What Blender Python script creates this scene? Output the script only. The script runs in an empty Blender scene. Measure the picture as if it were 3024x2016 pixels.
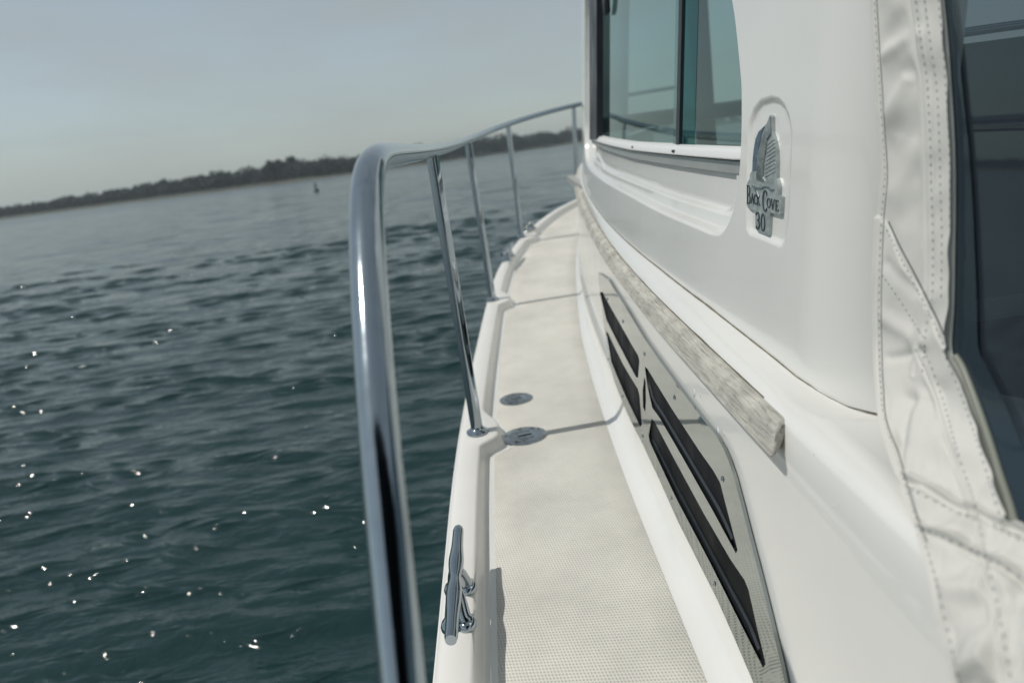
import bpy, bmesh, math, random
import numpy as np
from mathutils import Vector, Matrix, noise
from mathutils.bvhtree import BVHTree
from mathutils.geometry import delaunay_2d_cdt
random.seed(7); np.random.seed(7)
S = bpy.context.scene
COL = S.collection

# ------------------------------------------------------------------ camera
F, CX, CY = 2300., 1512., 1008.
ROLL = math.atan(.131); PITCH = math.atan(561/F); EYE = .72
_c, _s = math.cos(ROLL), math.sin(ROLL); _cp, _sp = math.cos(PITCH), math.sin(PITCH)
fwd = Vector((0, _cp, -_sp)); up0 = Vector((0, _sp, _cp)); rt0 = Vector((1, 0, 0))
right = rt0*_c - up0*_s
up = rt0*_s + up0*_c
cam = bpy.data.cameras.new('camera'); cam_o = bpy.data.objects.new('camera', cam); COL.objects.link(cam_o)
m = Matrix((right, up, -fwd)).transposed().to_4x4(); m.translation = Vector((0, 0, EYE)); cam_o.matrix_world = m
cam.sensor_width = 36; cam.lens = 36*F/3024; cam.clip_start = .02; cam.clip_end = 9000
cam.dof.use_dof = True; cam.dof.focus_distance = 1.15; cam.dof.aperture_fstop = 4.2; cam.dof.aperture_blades = 0
S.camera = cam_o

# ------------------------------------------------------------------ light
SUN = Vector((-.52, -.055, .85)).normalized()
elev = math.asin(SUN.z); az = math.atan2(SUN.x, SUN.y)
sl = bpy.data.lights.new('sun', 'SUN'); sl.energy = 3.7; sl.angle = math.radians(.53); sl.color = (1, .95, .885)
so = bpy.data.objects.new('sun', sl); COL.objects.link(so); so.rotation_euler = (-SUN).to_track_quat('-Z', 'Y').to_euler()
W = bpy.data.worlds.new('World'); S.world = W; W.use_nodes = True
wn, wl = W.node_tree.nodes, W.node_tree.links; wn.clear()
wo = wn.new('ShaderNodeOutputWorld'); bg = wn.new('ShaderNodeBackground'); bg.inputs[1].default_value = .125
sky = wn.new('ShaderNodeTexSky'); sky.sky_type = 'NISHITA'; sky.sun_disc = False
sky.sun_elevation = elev; sky.sun_rotation = az; sky.air_density = 1.0; sky.dust_density = .8; sky.ozone_density = 1.4
tc = wn.new('ShaderNodeTexCoord'); mp = wn.new('ShaderNodeMapping'); mp.inputs['Scale'].default_value = (1.6, 1.6, 6)
nz = wn.new('ShaderNodeTexNoise'); nz.inputs['Scale'].default_value = 2.6; nz.inputs['Detail'].default_value = 4; nz.inputs['Roughness'].default_value = .45
cr = wn.new('ShaderNodeMapRange'); cr.inputs[1].default_value = .34; cr.inputs[2].default_value = .66; cr.inputs[3].default_value = .22; cr.inputs[4].default_value = .58
hs = wn.new('ShaderNodeHueSaturation'); hs.inputs['Saturation'].default_value = .52
tint = wn.new('ShaderNodeMix'); tint.data_type = 'RGBA'; tint.blend_type = 'MULTIPLY'; tint.inputs[0].default_value = 1; tint.inputs[7].default_value = (.92, 1.0, 1.0, 1)
mx = wn.new('ShaderNodeMix'); mx.data_type = 'RGBA'; mx.inputs[7].default_value = (3.75, 4.05, 4.0, 1)
wl.new(tc.outputs['Generated'], mp.inputs[0]); wl.new(mp.outputs[0], nz.inputs[0]); wl.new(nz.outputs[0], cr.inputs[0])
wl.new(sky.outputs[0], hs.inputs['Color']); wl.new(hs.outputs[0], tint.inputs[6]); wl.new(tint.outputs[2], mx.inputs[6])
wl.new(cr.outputs[0], mx.inputs[0]); wl.new(mx.outputs[2], bg.inputs[0]); wl.new(bg.outputs[0], wo.inputs[0])
S.view_settings.view_transform = 'Standard'; S.view_settings.look = 'None'; S.view_settings.gamma = 1
S.view_settings.exposure = -.34; S.view_settings.use_curve_mapping = False
S.cycles.use_denoising = True
S.cycles.sample_clamp_indirect = 1.6; S.cycles.sample_clamp_direct = 140
S.cycles.max_bounces = 8; S.cycles.transparent_max_bounces = 8

# ------------------------------------------------------------------ materials
def mat(name, col, rough=.5, metal=0, coat=0, noise_amt=0, noise_scale=8, bump=0, bump_scale=60, spec=.5, stretch=None, bump_detail=4):
    M = bpy.data.materials.new(name); M.use_nodes = True; n, l = M.node_tree.nodes, M.node_tree.links
    b = n['Principled BSDF']; b.inputs['Base Color'].default_value = (*col, 1); b.inputs['Roughness'].default_value = rough
    b.inputs['Metallic'].default_value = metal; b.inputs['Coat Weight'].default_value = coat; b.inputs['Coat Roughness'].default_value = .04
    b.inputs['Specular IOR Level'].default_value = spec
    t = n.new('ShaderNodeTexCoord'); src = t.outputs['Object']
    if stretch:
        mpp = n.new('ShaderNodeMapping'); mpp.inputs['Scale'].default_value = stretch; l.new(src, mpp.inputs[0]); src = mpp.outputs[0]
    if noise_amt:
        a = n.new('ShaderNodeTexNoise'); a.inputs['Scale'].default_value = noise_scale; a.inputs['Detail'].default_value = 6
        l.new(src, a.inputs[0])
        r = n.new('ShaderNodeMapRange'); r.inputs[1].default_value = .3; r.inputs[2].default_value = .7; r.inputs[3].default_value = 1-noise_amt; r.inputs[4].default_value = 1
        l.new(a.outputs[0], r.inputs[0])
        x = n.new('ShaderNodeMix'); x.data_type = 'RGBA'; x.blend_type = 'MULTIPLY'; x.inputs[0].default_value = 1; x.inputs[6].default_value = (*col, 1)
        l.new(r.outputs[0], x.inputs[7]); l.new(x.outputs[2], b.inputs['Base Color'])
        r2 = n.new('ShaderNodeMapRange'); r2.inputs[1].default_value = .3; r2.inputs[2].default_value = .7; r2.inputs[3].default_value = rough*.8; r2.inputs[4].default_value = min(1, rough*1.35)
        l.new(a.outputs[0], r2.inputs[0])
        if not coat: l.new(r2.outputs[0], b.inputs['Roughness'])
    if bump:
        a = n.new('ShaderNodeTexNoise'); a.inputs['Scale'].default_value = bump_scale; a.inputs['Detail'].default_value = bump_detail; l.new(src, a.inputs[0])
        bp = n.new('ShaderNodeBump'); bp.inputs['Strength'].default_value = 1; bp.inputs['Distance'].default_value = bump
        l.new(a.outputs[0], bp.inputs['Height']); l.new(bp.outputs[0], b.inputs['Normal'])
    return M
GEL = mat('gelcoat', (.70, .705, .68), .24, coat=.6, noise_amt=.05, noise_scale=4)
GELD = mat('deck_gelcoat', (.72, .71, .68), .3, coat=.15, noise_amt=.05, noise_scale=9)
RAILM = mat('rail_steel', (.41, .47, .51), .095, metal=1, noise_amt=.10, noise_scale=60, bump=.00003, bump_scale=160)
STEEL = mat('polished_steel', (.38, .43, .47), .045, metal=1, noise_amt=.06, noise_scale=40, bump=.00003, bump_scale=120)
STEEL2 = mat('worn_steel', (.52, .55, .55), .14, metal=1, noise_amt=.3, noise_scale=60, bump=.0002, bump_scale=150)
PLATE = mat('mirror_plate', (.40, .44, .43), .035, metal=1, bump=.0022, bump_scale=7, bump_detail=0)
PEWTER = mat('pewter', (.50, .56, .555), .36, metal=.55, noise_amt=.35, noise_scale=90, bump=.0004, bump_scale=200)
INK = mat('dark_inlay', (.03, .045, .055), .5)
BLUE = mat('blue_enamel', (.075, .12, .17), .25, noise_amt=.3, noise_scale=120)
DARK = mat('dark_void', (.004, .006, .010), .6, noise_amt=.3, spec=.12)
RUB = mat('black_rubber', (.022, .026, .032), .45, noise_amt=.2)
CAULK = mat('dirty_caulk', (.20, .18, .13), .8, noise_amt=.6, noise_scale=70)
FRAMEW = mat('window_frame_white', (.68, .69, .68), .3)
FRAMEG = mat('window_frame_grey', (.42, .45, .44), .35, metal=.3, noise_amt=.12, noise_scale=20)
CANV = mat('marine_canvas', (.56, .56, .53), .72, noise_amt=.06, noise_scale=14, bump=.00012, bump_scale=900)
CANVD = mat('canvas_binding', (.50, .52, .50), .8, noise_amt=.12, noise_scale=60, bump=.0002, bump_scale=700)
THREAD = mat('thread', (.22, .24, .24), .9)
GAP = mat('seam_shadow_gap', (.06, .07, .075), .9)
PIPE = mat('olive_piping', (.20, .21, .18), .45)
HULLM = mat('hull_gelcoat', (.70, .70, .68), .15, coat=.4)

def nonskid_mat():
    M = bpy.data.materials.new('nonskid'); M.use_nodes = True; n, l = M.node_tree.nodes, M.node_tree.links
    b = n['Principled BSDF']; b.inputs['Roughness'].default_value = .55
    g = n.new('ShaderNodeNewGeometry'); sp = n.new('ShaderNodeSeparateXYZ'); l.new(g.outputs['Position'], sp.inputs[0])
    def mth(op, a, c=None):
        q = n.new('ShaderNodeMath'); q.operation = op
        for i, v in enumerate((a, c)):
            if v is None: continue
            if isinstance(v, (int, float)): q.inputs[i].default_value = v
            else: l.new(v, q.inputs[i])
        return q.outputs[0]
    k = 2*math.pi/.0088
    A = mth('SINE', mth('MULTIPLY', mth('ADD', sp.outputs[0], mth('MULTIPLY', sp.outputs[1], .80)), k))
    B = mth('SINE', mth('MULTIPLY', mth('SUBTRACT', mth('MULTIPLY', sp.outputs[0], .85), mth('MULTIPLY', sp.outputs[1], .50)), k))
    h = mth('ADD', mth('MULTIPLY', mth('MULTIPLY', A, B), .5), .5)
    r = n.new('ShaderNodeMapRange'); r.inputs[1].default_value = .12; r.inputs[2].default_value = .42; l.new(h, r.inputs[0])
    nz_ = n.new('ShaderNodeTexNoise'); nz_.inputs['Scale'].default_value = 5; nz_.inputs['Detail'].default_value = 7; nz_.inputs['Roughness'].default_value = .65
    l.new(g.outputs['Position'], nz_.inputs[0])
    r2 = n.new('ShaderNodeMapRange'); r2.inputs[1].default_value = .3; r2.inputs[2].default_value = .7; r2.inputs[3].default_value = .79; r2.inputs[4].default_value = 1.04; l.new(nz_.outputs[0], r2.inputs[0])
    x = n.new('ShaderNodeMix'); x.data_type = 'RGBA'; x.inputs[6].default_value = (.48, .475, .43, 1); x.inputs[7].default_value = (.66, .645, .59, 1)
    l.new(r.outputs[0], x.inputs[0])
    y = n.new('ShaderNodeMix'); y.data_type = 'RGBA'; y.blend_type = 'MULTIPLY'; y.inputs[0].default_value = 1
    l.new(x.outputs[2], y.inputs[6]); l.new(r2.outputs[0], y.inputs[7]); l.new(y.outputs[2], b.inputs['Base Color'])
    bp = n.new('ShaderNodeBump'); bp.inputs['Distance'].default_value = .0009; bp.inputs['Strength'].default_value = .8; l.new(r.outputs[0], bp.inputs['Height']); l.new(bp.outputs[0], b.inputs['Normal'])
    return M
NONSKID = nonskid_mat()

def teak_mat():
    M = bpy.data.materials.new('weathered_teak'); M.use_nodes = True; n, l = M.node_tree.nodes, M.node_tree.links
    b = n['Principled BSDF']; b.inputs['Roughness'].default_value = .85
    g = n.new('ShaderNodeNewGeometry'); mpp = n.new('ShaderNodeMapping'); mpp.inputs['Scale'].default_value = (1, .045, 1); l.new(g.outputs['Position'], mpp.inputs[0])
    a = n.new('ShaderNodeTexNoise'); a.inputs['Scale'].default_value = 420; a.inputs['Detail'].default_value = 6; a.inputs['Distortion'].default_value = .6; l.new(mpp.outputs[0], a.inputs[0])
    c = n.new('ShaderNodeTexNoise'); c.inputs['Scale'].default_value = 18; c.inputs['Detail'].default_value = 5; l.new(g.outputs['Position'], c.inputs[0])
    v = n.new('ShaderNodeTexNoise'); v.inputs['Scale'].default_value = 150; v.inputs['Detail'].default_value = 8; v.inputs['Roughness'].default_value = .75; v.inputs['Distortion'].default_value = 1.6
    mp2 = n.new('ShaderNodeMapping'); mp2.inputs['Scale'].default_value = (1, .16, 1); l.new(g.outputs['Position'], mp2.inputs[0]); l.new(mp2.outputs[0], v.inputs[0])
    r = n.new('ShaderNodeValToRGB'); r.color_ramp.elements[0].position = .30; r.color_ramp.elements[0].color = (.26, .255, .225, 1)
    r.color_ramp.elements[1].position = .56; r.color_ramp.elements[1].color = (.46, .452, .41, 1)
    l.new(a.outputs[0], r.inputs[0])
    r3 = n.new('ShaderNodeMapRange'); r3.inputs[1].default_value = .34; r3.inputs[2].default_value = .43; r3.inputs[3].default_value = .5; r3.inputs[4].default_value = 1; l.new(v.outputs[0], r3.inputs[0])
    r4 = n.new('ShaderNodeMapRange'); r4.inputs[1].default_value = .35; r4.inputs[2].default_value = .65; r4.inputs[3].default_value = .8; r4.inputs[4].default_value = 1.1; l.new(c.outputs[0], r4.inputs[0])
    q = n.new('ShaderNodeMath'); q.operation = 'MULTIPLY'; l.new(r3.outputs[0], q.inputs[0]); l.new(r4.outputs[0], q.inputs[1])
    x = n.new('ShaderNodeMix'); x.data_type = 'RGBA'; x.blend_type = 'MULTIPLY'; x.inputs[0].default_value = 1
    l.new(r.outputs[0], x.inputs[6]); l.new(q.outputs[0], x.inputs[7]); l.new(x.outputs[2], b.inputs['Base Color'])
    bp = n.new('ShaderNodeBump'); bp.inputs['Distance'].default_value = .0007; l.new(a.outputs[0], bp.inputs['Height'])
    b2 = n.new('ShaderNodeBump'); b2.inputs['Distance'].default_value = .0012; l.new(v.outputs[0], b2.inputs['Height']); l.new(bp.outputs[0], b2.inputs['Normal']); l.new(b2.outputs[0], b.inputs['Normal'])
    return M
TEAK = teak_mat()

def glass_mat(name, tintc, rough=.01, ior=1.5, base=(.02, .05, .055), mixf=.35, gcol=(.76, .92, .89)):
    # tinted pane: Fresnel mirror over a tinted see-through body with a little body colour of its own
    M = bpy.data.materials.new(name); M.use_nodes = True; n, l = M.node_tree.nodes, M.node_tree.links; n.clear()
    o = n.new('ShaderNodeOutputMaterial'); tr = n.new('ShaderNodeBsdfTransparent'); tr.inputs[0].default_value = (*tintc, 1)
    df = n.new('ShaderNodeBsdfDiffuse'); df.inputs[0].default_value = (*base, 1)
    m1 = n.new('ShaderNodeMixShader'); m1.inputs[0].default_value = mixf; l.new(tr.outputs[0], m1.inputs[1]); l.new(df.outputs[0], m1.inputs[2])
    gl = n.new('ShaderNodeBsdfGlossy'); gl.inputs['Roughness'].default_value = rough; gl.inputs[0].default_value = (*gcol, 1)
    fr = n.new('ShaderNodeFresnel'); fr.inputs[0].default_value = ior
    m2 = n.new('ShaderNodeMixShader'); l.new(fr.outputs[0], m2.inputs[0]); l.new(m1.outputs[0], m2.inputs[1]); l.new(gl.outputs[0], m2.inputs[2]); l.new(m2.outputs[0], o.inputs[0])
    return M
GLASS = glass_mat('window_glass', (.50, .68, .65), ior=1.75, base=(.03, .055, .055), mixf=.25, gcol=(.76, .87, .85))
GLASS2 = glass_mat('window_glass_overlap', (.14, .34, .36), ior=1.5, base=(.015, .05, .055), mixf=.35, gcol=(.45, .80, .80))
VINYL = glass_mat('clear_vinyl', (.30, .36, .40), rough=.025, ior=1.5, base=(.050, .066, .085), mixf=.4)

# ------------------------------------------------------------------ helpers
def link(o, parent=None):
    COL.objects.link(o)
    if parent: o.parent = parent
    return o
def obj(name, verts, faces, M, parent=None, smooth=True):
    me = bpy.data.meshes.new(name); me.from_pydata([tuple(map(float, v)) for v in verts], [], [tuple(int(i) for i in f) for f in faces]); me.update()
    if smooth: me.shade_smooth()
    me.materials.append(M)
    return link(bpy.data.objects.new(name, me), parent)
def bobj(name, bm, M, parent=None, smooth=True):
    me = bpy.data.meshes.new(name); bm.to_mesh(me); bm.free()
    if smooth: me.shade_smooth()
    me.materials.append(M)
    return link(bpy.data.objects.new(name, me), parent)
def thing(name, label, cat, loc=(0, 0, 0), group=None):
    o = bpy.data.objects.new(name, None); COL.objects.link(o); o.location = loc; o['label'] = label; o['category'] = cat
    o.empty_display_size = .1
    if group: o['group'] = group
    return o
def sharp_auto(o, ang=35):
    me = o.data; bm = bmesh.new(); bm.from_mesh(me)
    for e in bm.edges:
        if len(e.link_faces) == 2 and e.calc_face_angle(0) > math.radians(ang): e.smooth = False
    bm.to_mesh(me); bm.free()
def ray(u, v):
    d = right*((u-CX)/F) + up*(-(v-CY)/F) + fwd
    return d
def surf(u, v, X):
    """first point of the line of sight through a measured photo point on the surface x = X(y, z)"""
    d = ray(u, v); t = np.linspace(.3, 8, 6000); x = t*d.x; y = t*d.y; z = EYE+t*d.z
    g = x-X(y, z); i = np.where((g[:-1] < 0) & (g[1:] >= 0))[0]
    k = int(i[0]) if len(i) else int(np.argmax(g))
    f = 0
    if len(i): f = -g[k]/(g[k+1]-g[k])
    tt = t[k]+(t[1]-t[0])*f
    return Vector((tt*d.x, tt*d.y, EYE+tt*d.z))
def ground(u, v, Z):
    z = 0; d = ray(u, v)
    for _ in range(50):
        t = (z-EYE)/d.z; z = .5*z+.5*float(Z(t*d.y))
    t = (z-EYE)/d.z
    return Vector((t*d.x, t*d.y, z))
def at_x(u, v, x):
    d = ray(u, v); t = x/d.x; return Vector((x, t*d.y, EYE+t*d.z))
def frames(P):
    P = [Vector(p) for p in P]; out = []; n0 = None
    for i, p in enumerate(P):
        t = (P[min(i+1, len(P)-1)]-P[max(i-1, 0)]).normalized()
        if n0 is None:
            n0 = t.orthogonal().normalized()
        n0 = (n0-t*n0.dot(t)).normalized(); out.append((p, n0.copy(), t.cross(n0)))
    return out
def tube_vf(P, R, n=20, caps=True):
    if not hasattr(R, '__len__'): R = [R]*len(P)
    V = []; Fc = []
    for (p, a, b), r in zip(frames(P), R):
        for k in range(n):
            q = 2*math.pi*k/n; V.append(p+a*(r*math.cos(q))+b*(r*math.sin(q)))
    for i in range(len(P)-1):
        for k in range(n):
            Fc.append((i*n+k, i*n+(k+1) % n, (i+1)*n+(k+1) % n, (i+1)*n+k))
    if caps:
        Fc.append(tuple(range(n))[::-1]); Fc.append(tuple((len(P)-1)*n+k for k in range(n)))
    return V, Fc
def tube(name, P, R, M, parent=None, n=20):
    V, Fc = tube_vf(P, R, n); o = obj(name, V, Fc, M, parent); sharp_auto(o, 50); return o
def catmull(P, k=8):
    P = [Vector(p) for p in P]; Q = [P[0]*2-P[1]]+P+[P[-1]*2-P[-2]]; out = []
    for i in range(1, len(Q)-2):
        a, b, c, d = Q[i-1:i+3]
        for j in range(k):
            t = j/k; out.append(.5*((2*b)+(c-a)*t+(2*a-5*b+4*c-d)*t*t+(3*b-a-3*c+d)*t**3))
    out.append(P[-1]); return out
def face_out(o):
    me = o.data; me.update()
    if sum(p.normal.x*p.area for p in me.polygons) > 0: me.flip_normals()
    return o
def loft(name, rings, M, parent=None, closed=False, smooth=True):
    n = len(rings[0]); V = [v for r in rings for v in r]; Fc = []
    for i in range(len(rings)-1):
        for k in range(n if closed else n-1):
            Fc.append((i*n+k, i*n+(k+1) % n, (i+1)*n+(k+1) % n, (i+1)*n+k))
    return obj(name, V, Fc, M, parent, smooth)
def smoothstep(a, b, x):
    t = np.clip((x-a)/(b-a), 0, 1); return t*t*(3-2*t)
def sdf(py, pz, poly):
    """signed distance (negative inside) of points to a polygon in the (y, z) plane"""
    P = np.array(poly); Q = np.roll(P, -1, 0); d = np.full(py.shape, 1e9); ins = np.zeros(py.shape, bool)
    for (a0, a1), (b0, b1) in zip(P, Q):
        e0, e1 = b0-a0, b1-a1; w0, w1 = py-a0, pz-a1; L = max(e0*e0+e1*e1, 1e-12)
        t = np.clip((w0*e0+w1*e1)/L, 0, 1); d = np.minimum(d, (w0-t*e0)**2+(w1-t*e1)**2)
        c = ((a1 <= pz) & (b1 > pz)) | ((b1 <= pz) & (a1 > pz))
        if c.any():
            xx = a0+(pz-a1)/np.where(e1 == 0, 1e-12, e1)*e0; ins ^= c & (py < xx)
    return np.where(ins, -1, 1)*np.sqrt(d)
def dist_line(py, pz, line):
    d = np.full(py.shape, 1e9)
    for (a0, a1), (b0, b1) in zip(line[:-1], line[1:]):
        e0, e1 = b0-a0, b1-a1; w0, w1 = py-a0, pz-a1; L = max(e0*e0+e1*e1, 1e-12)
        t = np.clip((w0*e0+w1*e1)/L, 0, 1); d = np.minimum(d, (w0-t*e0)**2+(w1-t*e1)**2)
    return np.sqrt(d)
def densify(P, step):
    out = []
    for a, b in zip(P, P[1:]+P[:1]):
        n = max(1, int(math.dist(a, b)/step))
        for k in range(n): out.append((a[0]+(b[0]-a[0])*k/n, a[1]+(b[1]-a[1])*k/n))
    return out
def smooth_poly(P, k=5):
    Q = [Vector((p[0], p[1], 0)) for p in P]; Q = [Q[-1]]+Q+[Q[0], Q[1]]; out = []
    for i in range(1, len(Q)-2):
        a, b, c, d = Q[i-1:i+3]
        for j in range(k):
            t = j/k; v = .5*((2*b)+(c-a)*t+(2*a-5*b+4*c-d)*t*t+(3*b-a-3*c+d)*t**3); out.append((v.x, v.y))
    return out
def inpoly(p, P):
    c = False; j = len(P)-1
    for i in range(len(P)):
        if (P[i][1] > p[1]) != (P[j][1] > p[1]) and p[0] < (P[j][0]-P[i][0])*(p[1]-P[i][1])/(P[j][1]-P[i][1])+P[i][0]: c = not c
        j = i
    return c
def cdt(loops, extra=(), lines=()):
    """triangulate the area inside loops[0] and outside the other loops; extra free points and constraint lines"""
    V = []; E = []
    for L in loops:
        s = len(V); V += [Vector((a, b)) for a, b in L]; E += [(s+i, s+(i+1) % len(L)) for i in range(len(L))]
    for L in lines:
        s = len(V); V += [Vector((a, b)) for a, b in L]; E += [(s+i, s+i+1) for i in range(len(L)-1)]
    V += [Vector(p) for p in extra]
    v, e, f, *_ = delaunay_2d_cdt(V, E, [], 0, 1e-6)
    cx = np.array([[(v[t[0]].x+v[t[1]].x+v[t[2]].x)/3, (v[t[0]].y+v[t[1]].y+v[t[2]].y)/3] for t in f])
    keep = sdf(cx[:, 0], cx[:, 1], loops[0]) < 0
    for L in loops[1:]: keep &= sdf(cx[:, 0], cx[:, 1], L) > 0
    f = [t for t, k in zip(f, keep) if k]
    used = sorted({i for t in f for i in t}); rm = {i: j for j, i in enumerate(used)}
    return [(v[i].x, v[i].y) for i in used], [tuple(rm[i] for i in t) for t in f]
def slab(name, loops, fn, thick, M, parent=None, extra=(), lines=()):
    """a plate over the (y, z) outline: front at fn(y, z), back `thick` behind it"""
    v, f = cdt(loops, extra, lines); n = len(v)
    V = [(fn(y, z), y, z) for y, z in v]+[(fn(y, z)+thick, y, z) for y, z in v]
    cnt = {}
    for t in f:
        for i in range(3):
            e = (t[i], t[(i+1) % 3]); k = tuple(sorted(e)); cnt[k] = None if k in cnt else e
    Fc = []
    for t in f:
        a, b, c = (v[i] for i in t)
        ccw = (b[0]-a[0])*(c[1]-a[1])-(c[0]-a[0])*(b[1]-a[1]) > 0
        t = t[::-1] if ccw else t                    # front faces -x
        Fc.append(t); Fc.append(tuple(i+n for i in t[::-1]))
    for k, e in cnt.items():
        if e:
            Fc.append((e[0], e[1], e[1]+n, e[0]+n))
    o = obj(name, V, Fc, M, parent); bm = bmesh.new(); bm.from_mesh(o.data); bmesh.ops.recalc_face_normals(bm, faces=bm.faces); bm.to_mesh(o.data); bm.free()
    sharp_auto(o, 40); return o
def box_vf(c, sx, sy, sz, R=None):
    V = []
    for i in (-1, 1):
        for j in (-1, 1):
            for k in (-1, 1):
                v = Vector((i*sx/2, j*sy/2, k*sz/2)); v = R @ v if R else v; V.append(Vector(c)+v)
    return V, [(0, 1, 3, 2), (4, 6, 7, 5), (0, 4, 5, 1), (2, 3, 7, 6), (0, 2, 6, 4), (1, 5, 7, 3)]
def merge(parts):
    V = []; Fc = []
    for v, f in parts:
        s = len(V); V += list(v); Fc += [tuple(i+s for i in t) for t in f]
    return V, Fc

# ------------------------------------------------------------------ measured plan and sheer of the boat
YC = [-1, 1.5, 2, 2.5, 3, 3.5, 4, 4.5, 5, 5.6, 6.4]; CC = [0, 0, .012, .036, .068, .106, .155, .232, .36, .66, 1.3]
_dy = np.linspace(-1, 6.4, 400); _dc = np.interp(_dy, YC, CC); _k = np.ones(25)/25
_dc = np.convolve(np.pad(_dc, 12, mode='edge'), _k, 'valid'); _dc[-14:] = np.interp(_dy[-14:], YC, CC)
c1 = lambda y: np.interp(y, _dy, _dc)
YG = [-1, 1.6, 2, 2.4, 3.08, 3.68, 4.0, 4.39, 4.73, 5.22, 5.56, 6.1, 6.5]; GG = [-.165, -.164, -.151, -.131, -.088, -.036, .018, .102, .193, .376, .586, 1.05, 1.5]
_dg = np.interp(_dy, YG, GG); _dg = np.convolve(np.pad(_dg, 12, mode='edge'), _k, 'valid'); _dg[-14:] = np.interp(_dy[-14:], YG, GG)
gun = lambda y: np.interp(y, _dy, _dg)
sheer = lambda y: .0095*y*np.abs(y)
ztoe = lambda y: .043+sheer(y)
zdeck = lambda y: .008+sheer(y)
Xj = lambda y: np.interp(y, [.9, 1.3, 1.8, 2.4, 3.0], [.342, .33, .315, .30, .29])
def Xh(y, z):
    x = Xj(y)+.1*(z-.43)+c1(y); d = np.clip(.91-y, 0, .129); return x+.13-np.sqrt(.0169-d*d)

WATER_Z = -.95
# ================================================================== SETTING
# ---- water: real short waves near the boat, calmer sheet out to the horizon
def wave_z(X, Y):
    R = np.sqrt(X*X+Y*Y); Z = np.zeros_like(X); rs = np.random.RandomState(5); samp = np.maximum(R*.0060, .004)   # waves the mesh cannot carry fade out
    for i in range(90):
        lam = .08*(.85/.08)**(rs.rand()**1.25); th = math.radians(rs.normal(94, 17)); k = 2*math.pi/lam
        amp = .0105*lam/math.sqrt(90)*3.1*(1.15 if lam < .5 else .8)
        ph = k*(X*math.cos(th)+Y*math.sin(th))+rs.rand()*6.28
        fade = np.clip((lam/samp-3)/3, 0, 1)
        g = 1+.55*np.sin(X*.37*math.cos(i)+Y*.31*math.sin(i)+i)   # gusts
        Z += amp*fade*g*(np.sin(ph)+.25*np.sin(2*ph+1.2))
    for i in range(50):      # longer, gentler chop that carries on further out
        lam = .8*(5/.8)**rs.rand(); th = math.radians(rs.normal(93, 17)); k = 2*math.pi/lam
        ph = k*(X*math.cos(th)+Y*math.sin(th))+rs.rand()*6.28
        fade = np.clip((lam/samp-3)/3, 0, 1)*np.clip((R-4)/30, .12, 1); Z += .0013*lam*fade*np.sin(ph)
    return Z+WATER_Z
def water():
    rad = [0.0]+list(np.geomspace(1.0, 190, 900))+list(np.geomspace(200, 6000, 24)); na = 640
    A = np.concatenate([np.linspace(math.radians(-42), math.radians(14), 470, endpoint=False), np.linspace(math.radians(14), math.radians(318), na-470+0, endpoint=False)])
    R, T = np.meshgrid(rad, A, indexing='ij'); X = R*np.sin(T); Y = R*np.cos(T)
    Z = wave_z(X, Y)
    nr, nt = X.shape; V = np.stack([X, Y, Z], -1).reshape(-1, 3)
    idx = np.arange(nr*nt).reshape(nr, nt); q = np.stack([idx[:-1], np.roll(idx, -1, 1)[:-1], np.roll(idx, -1, 1)[1:], idx[1:]], -1).reshape(-1, 4)
    me = bpy.data.meshes.new('water'); me.vertices.add(len(V)); me.vertices.foreach_set('co', V.ravel().astype(np.float32))
    me.loops.add(q.size); me.loops.foreach_set('vertex_index', q[:, ::-1].ravel().astype(np.int32))
    me.polygons.add(len(q)); me.polygons.foreach_set('loop_start', np.arange(0, q.size, 4, dtype=np.int32)); me.polygons.foreach_set('loop_total', np.full(len(q), 4, np.int32))
    me.update(calc_edges=True); me.validate(); me.shade_smooth()
    M = bpy.data.materials.new('sea_water'); M.use_nodes = True; n, l = M.node_tree.nodes, M.node_tree.links; b = n['Principled BSDF']
    b.inputs['Base Color'].default_value = (.009, .030, .032, 1); b.inputs['Roughness'].default_value = .035; b.inputs['IOR'].default_value = 1.33
    g0 = n.new('ShaderNodeNewGeometry'); ln = n.new('ShaderNodeVectorMath'); ln.operation = 'LENGTH'; l.new(g0.outputs['Position'], ln.inputs[0])
    rr = n.new('ShaderNodeMapRange'); rr.inputs[1].default_value = 8; rr.inputs[2].default_value = 200; rr.inputs[3].default_value = .035; rr.inputs[4].default_value = .20; l.new(ln.outputs['Value'], rr.inputs[0]); l.new(rr.outputs[0], b.inputs['Roughness'])
    g = n.new('ShaderNodeNewGeometry'); prev = None
    for sc, st, dist in ((5.5, (1, 1.9, 1), .017), (16, (1, 1.6, 1), .0045), (1.1, (1, 2.4, 1), .05), (.3, (1, 2.8, 1), .12)):
        mpp = n.new('ShaderNodeMapping'); mpp.inputs['Scale'].default_value = st; mpp.inputs['Rotation'].default_value = (0, 0, .12); l.new(g.outputs['Position'], mpp.inputs[0])
        t = n.new('ShaderNodeTexNoise'); t.inputs['Scale'].default_value = sc; t.inputs['Detail'].default_value = 4; t.inputs['Roughness'].default_value = .55; l.new(mpp.outputs[0], t.inputs[0])
        bp = n.new('ShaderNodeBump'); bp.inputs['Distance'].default_value = dist; l.new(t.outputs[0], bp.inputs['Height'])
        if prev: l.new(prev.outputs[0], bp.inputs['Normal'])
        prev = bp
    l.new(prev.outputs[0], b.inputs['Normal'])
    me.materials.append(M); o = link(bpy.data.objects.new('water', me)); o['kind'] = 'structure'
water()
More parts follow.
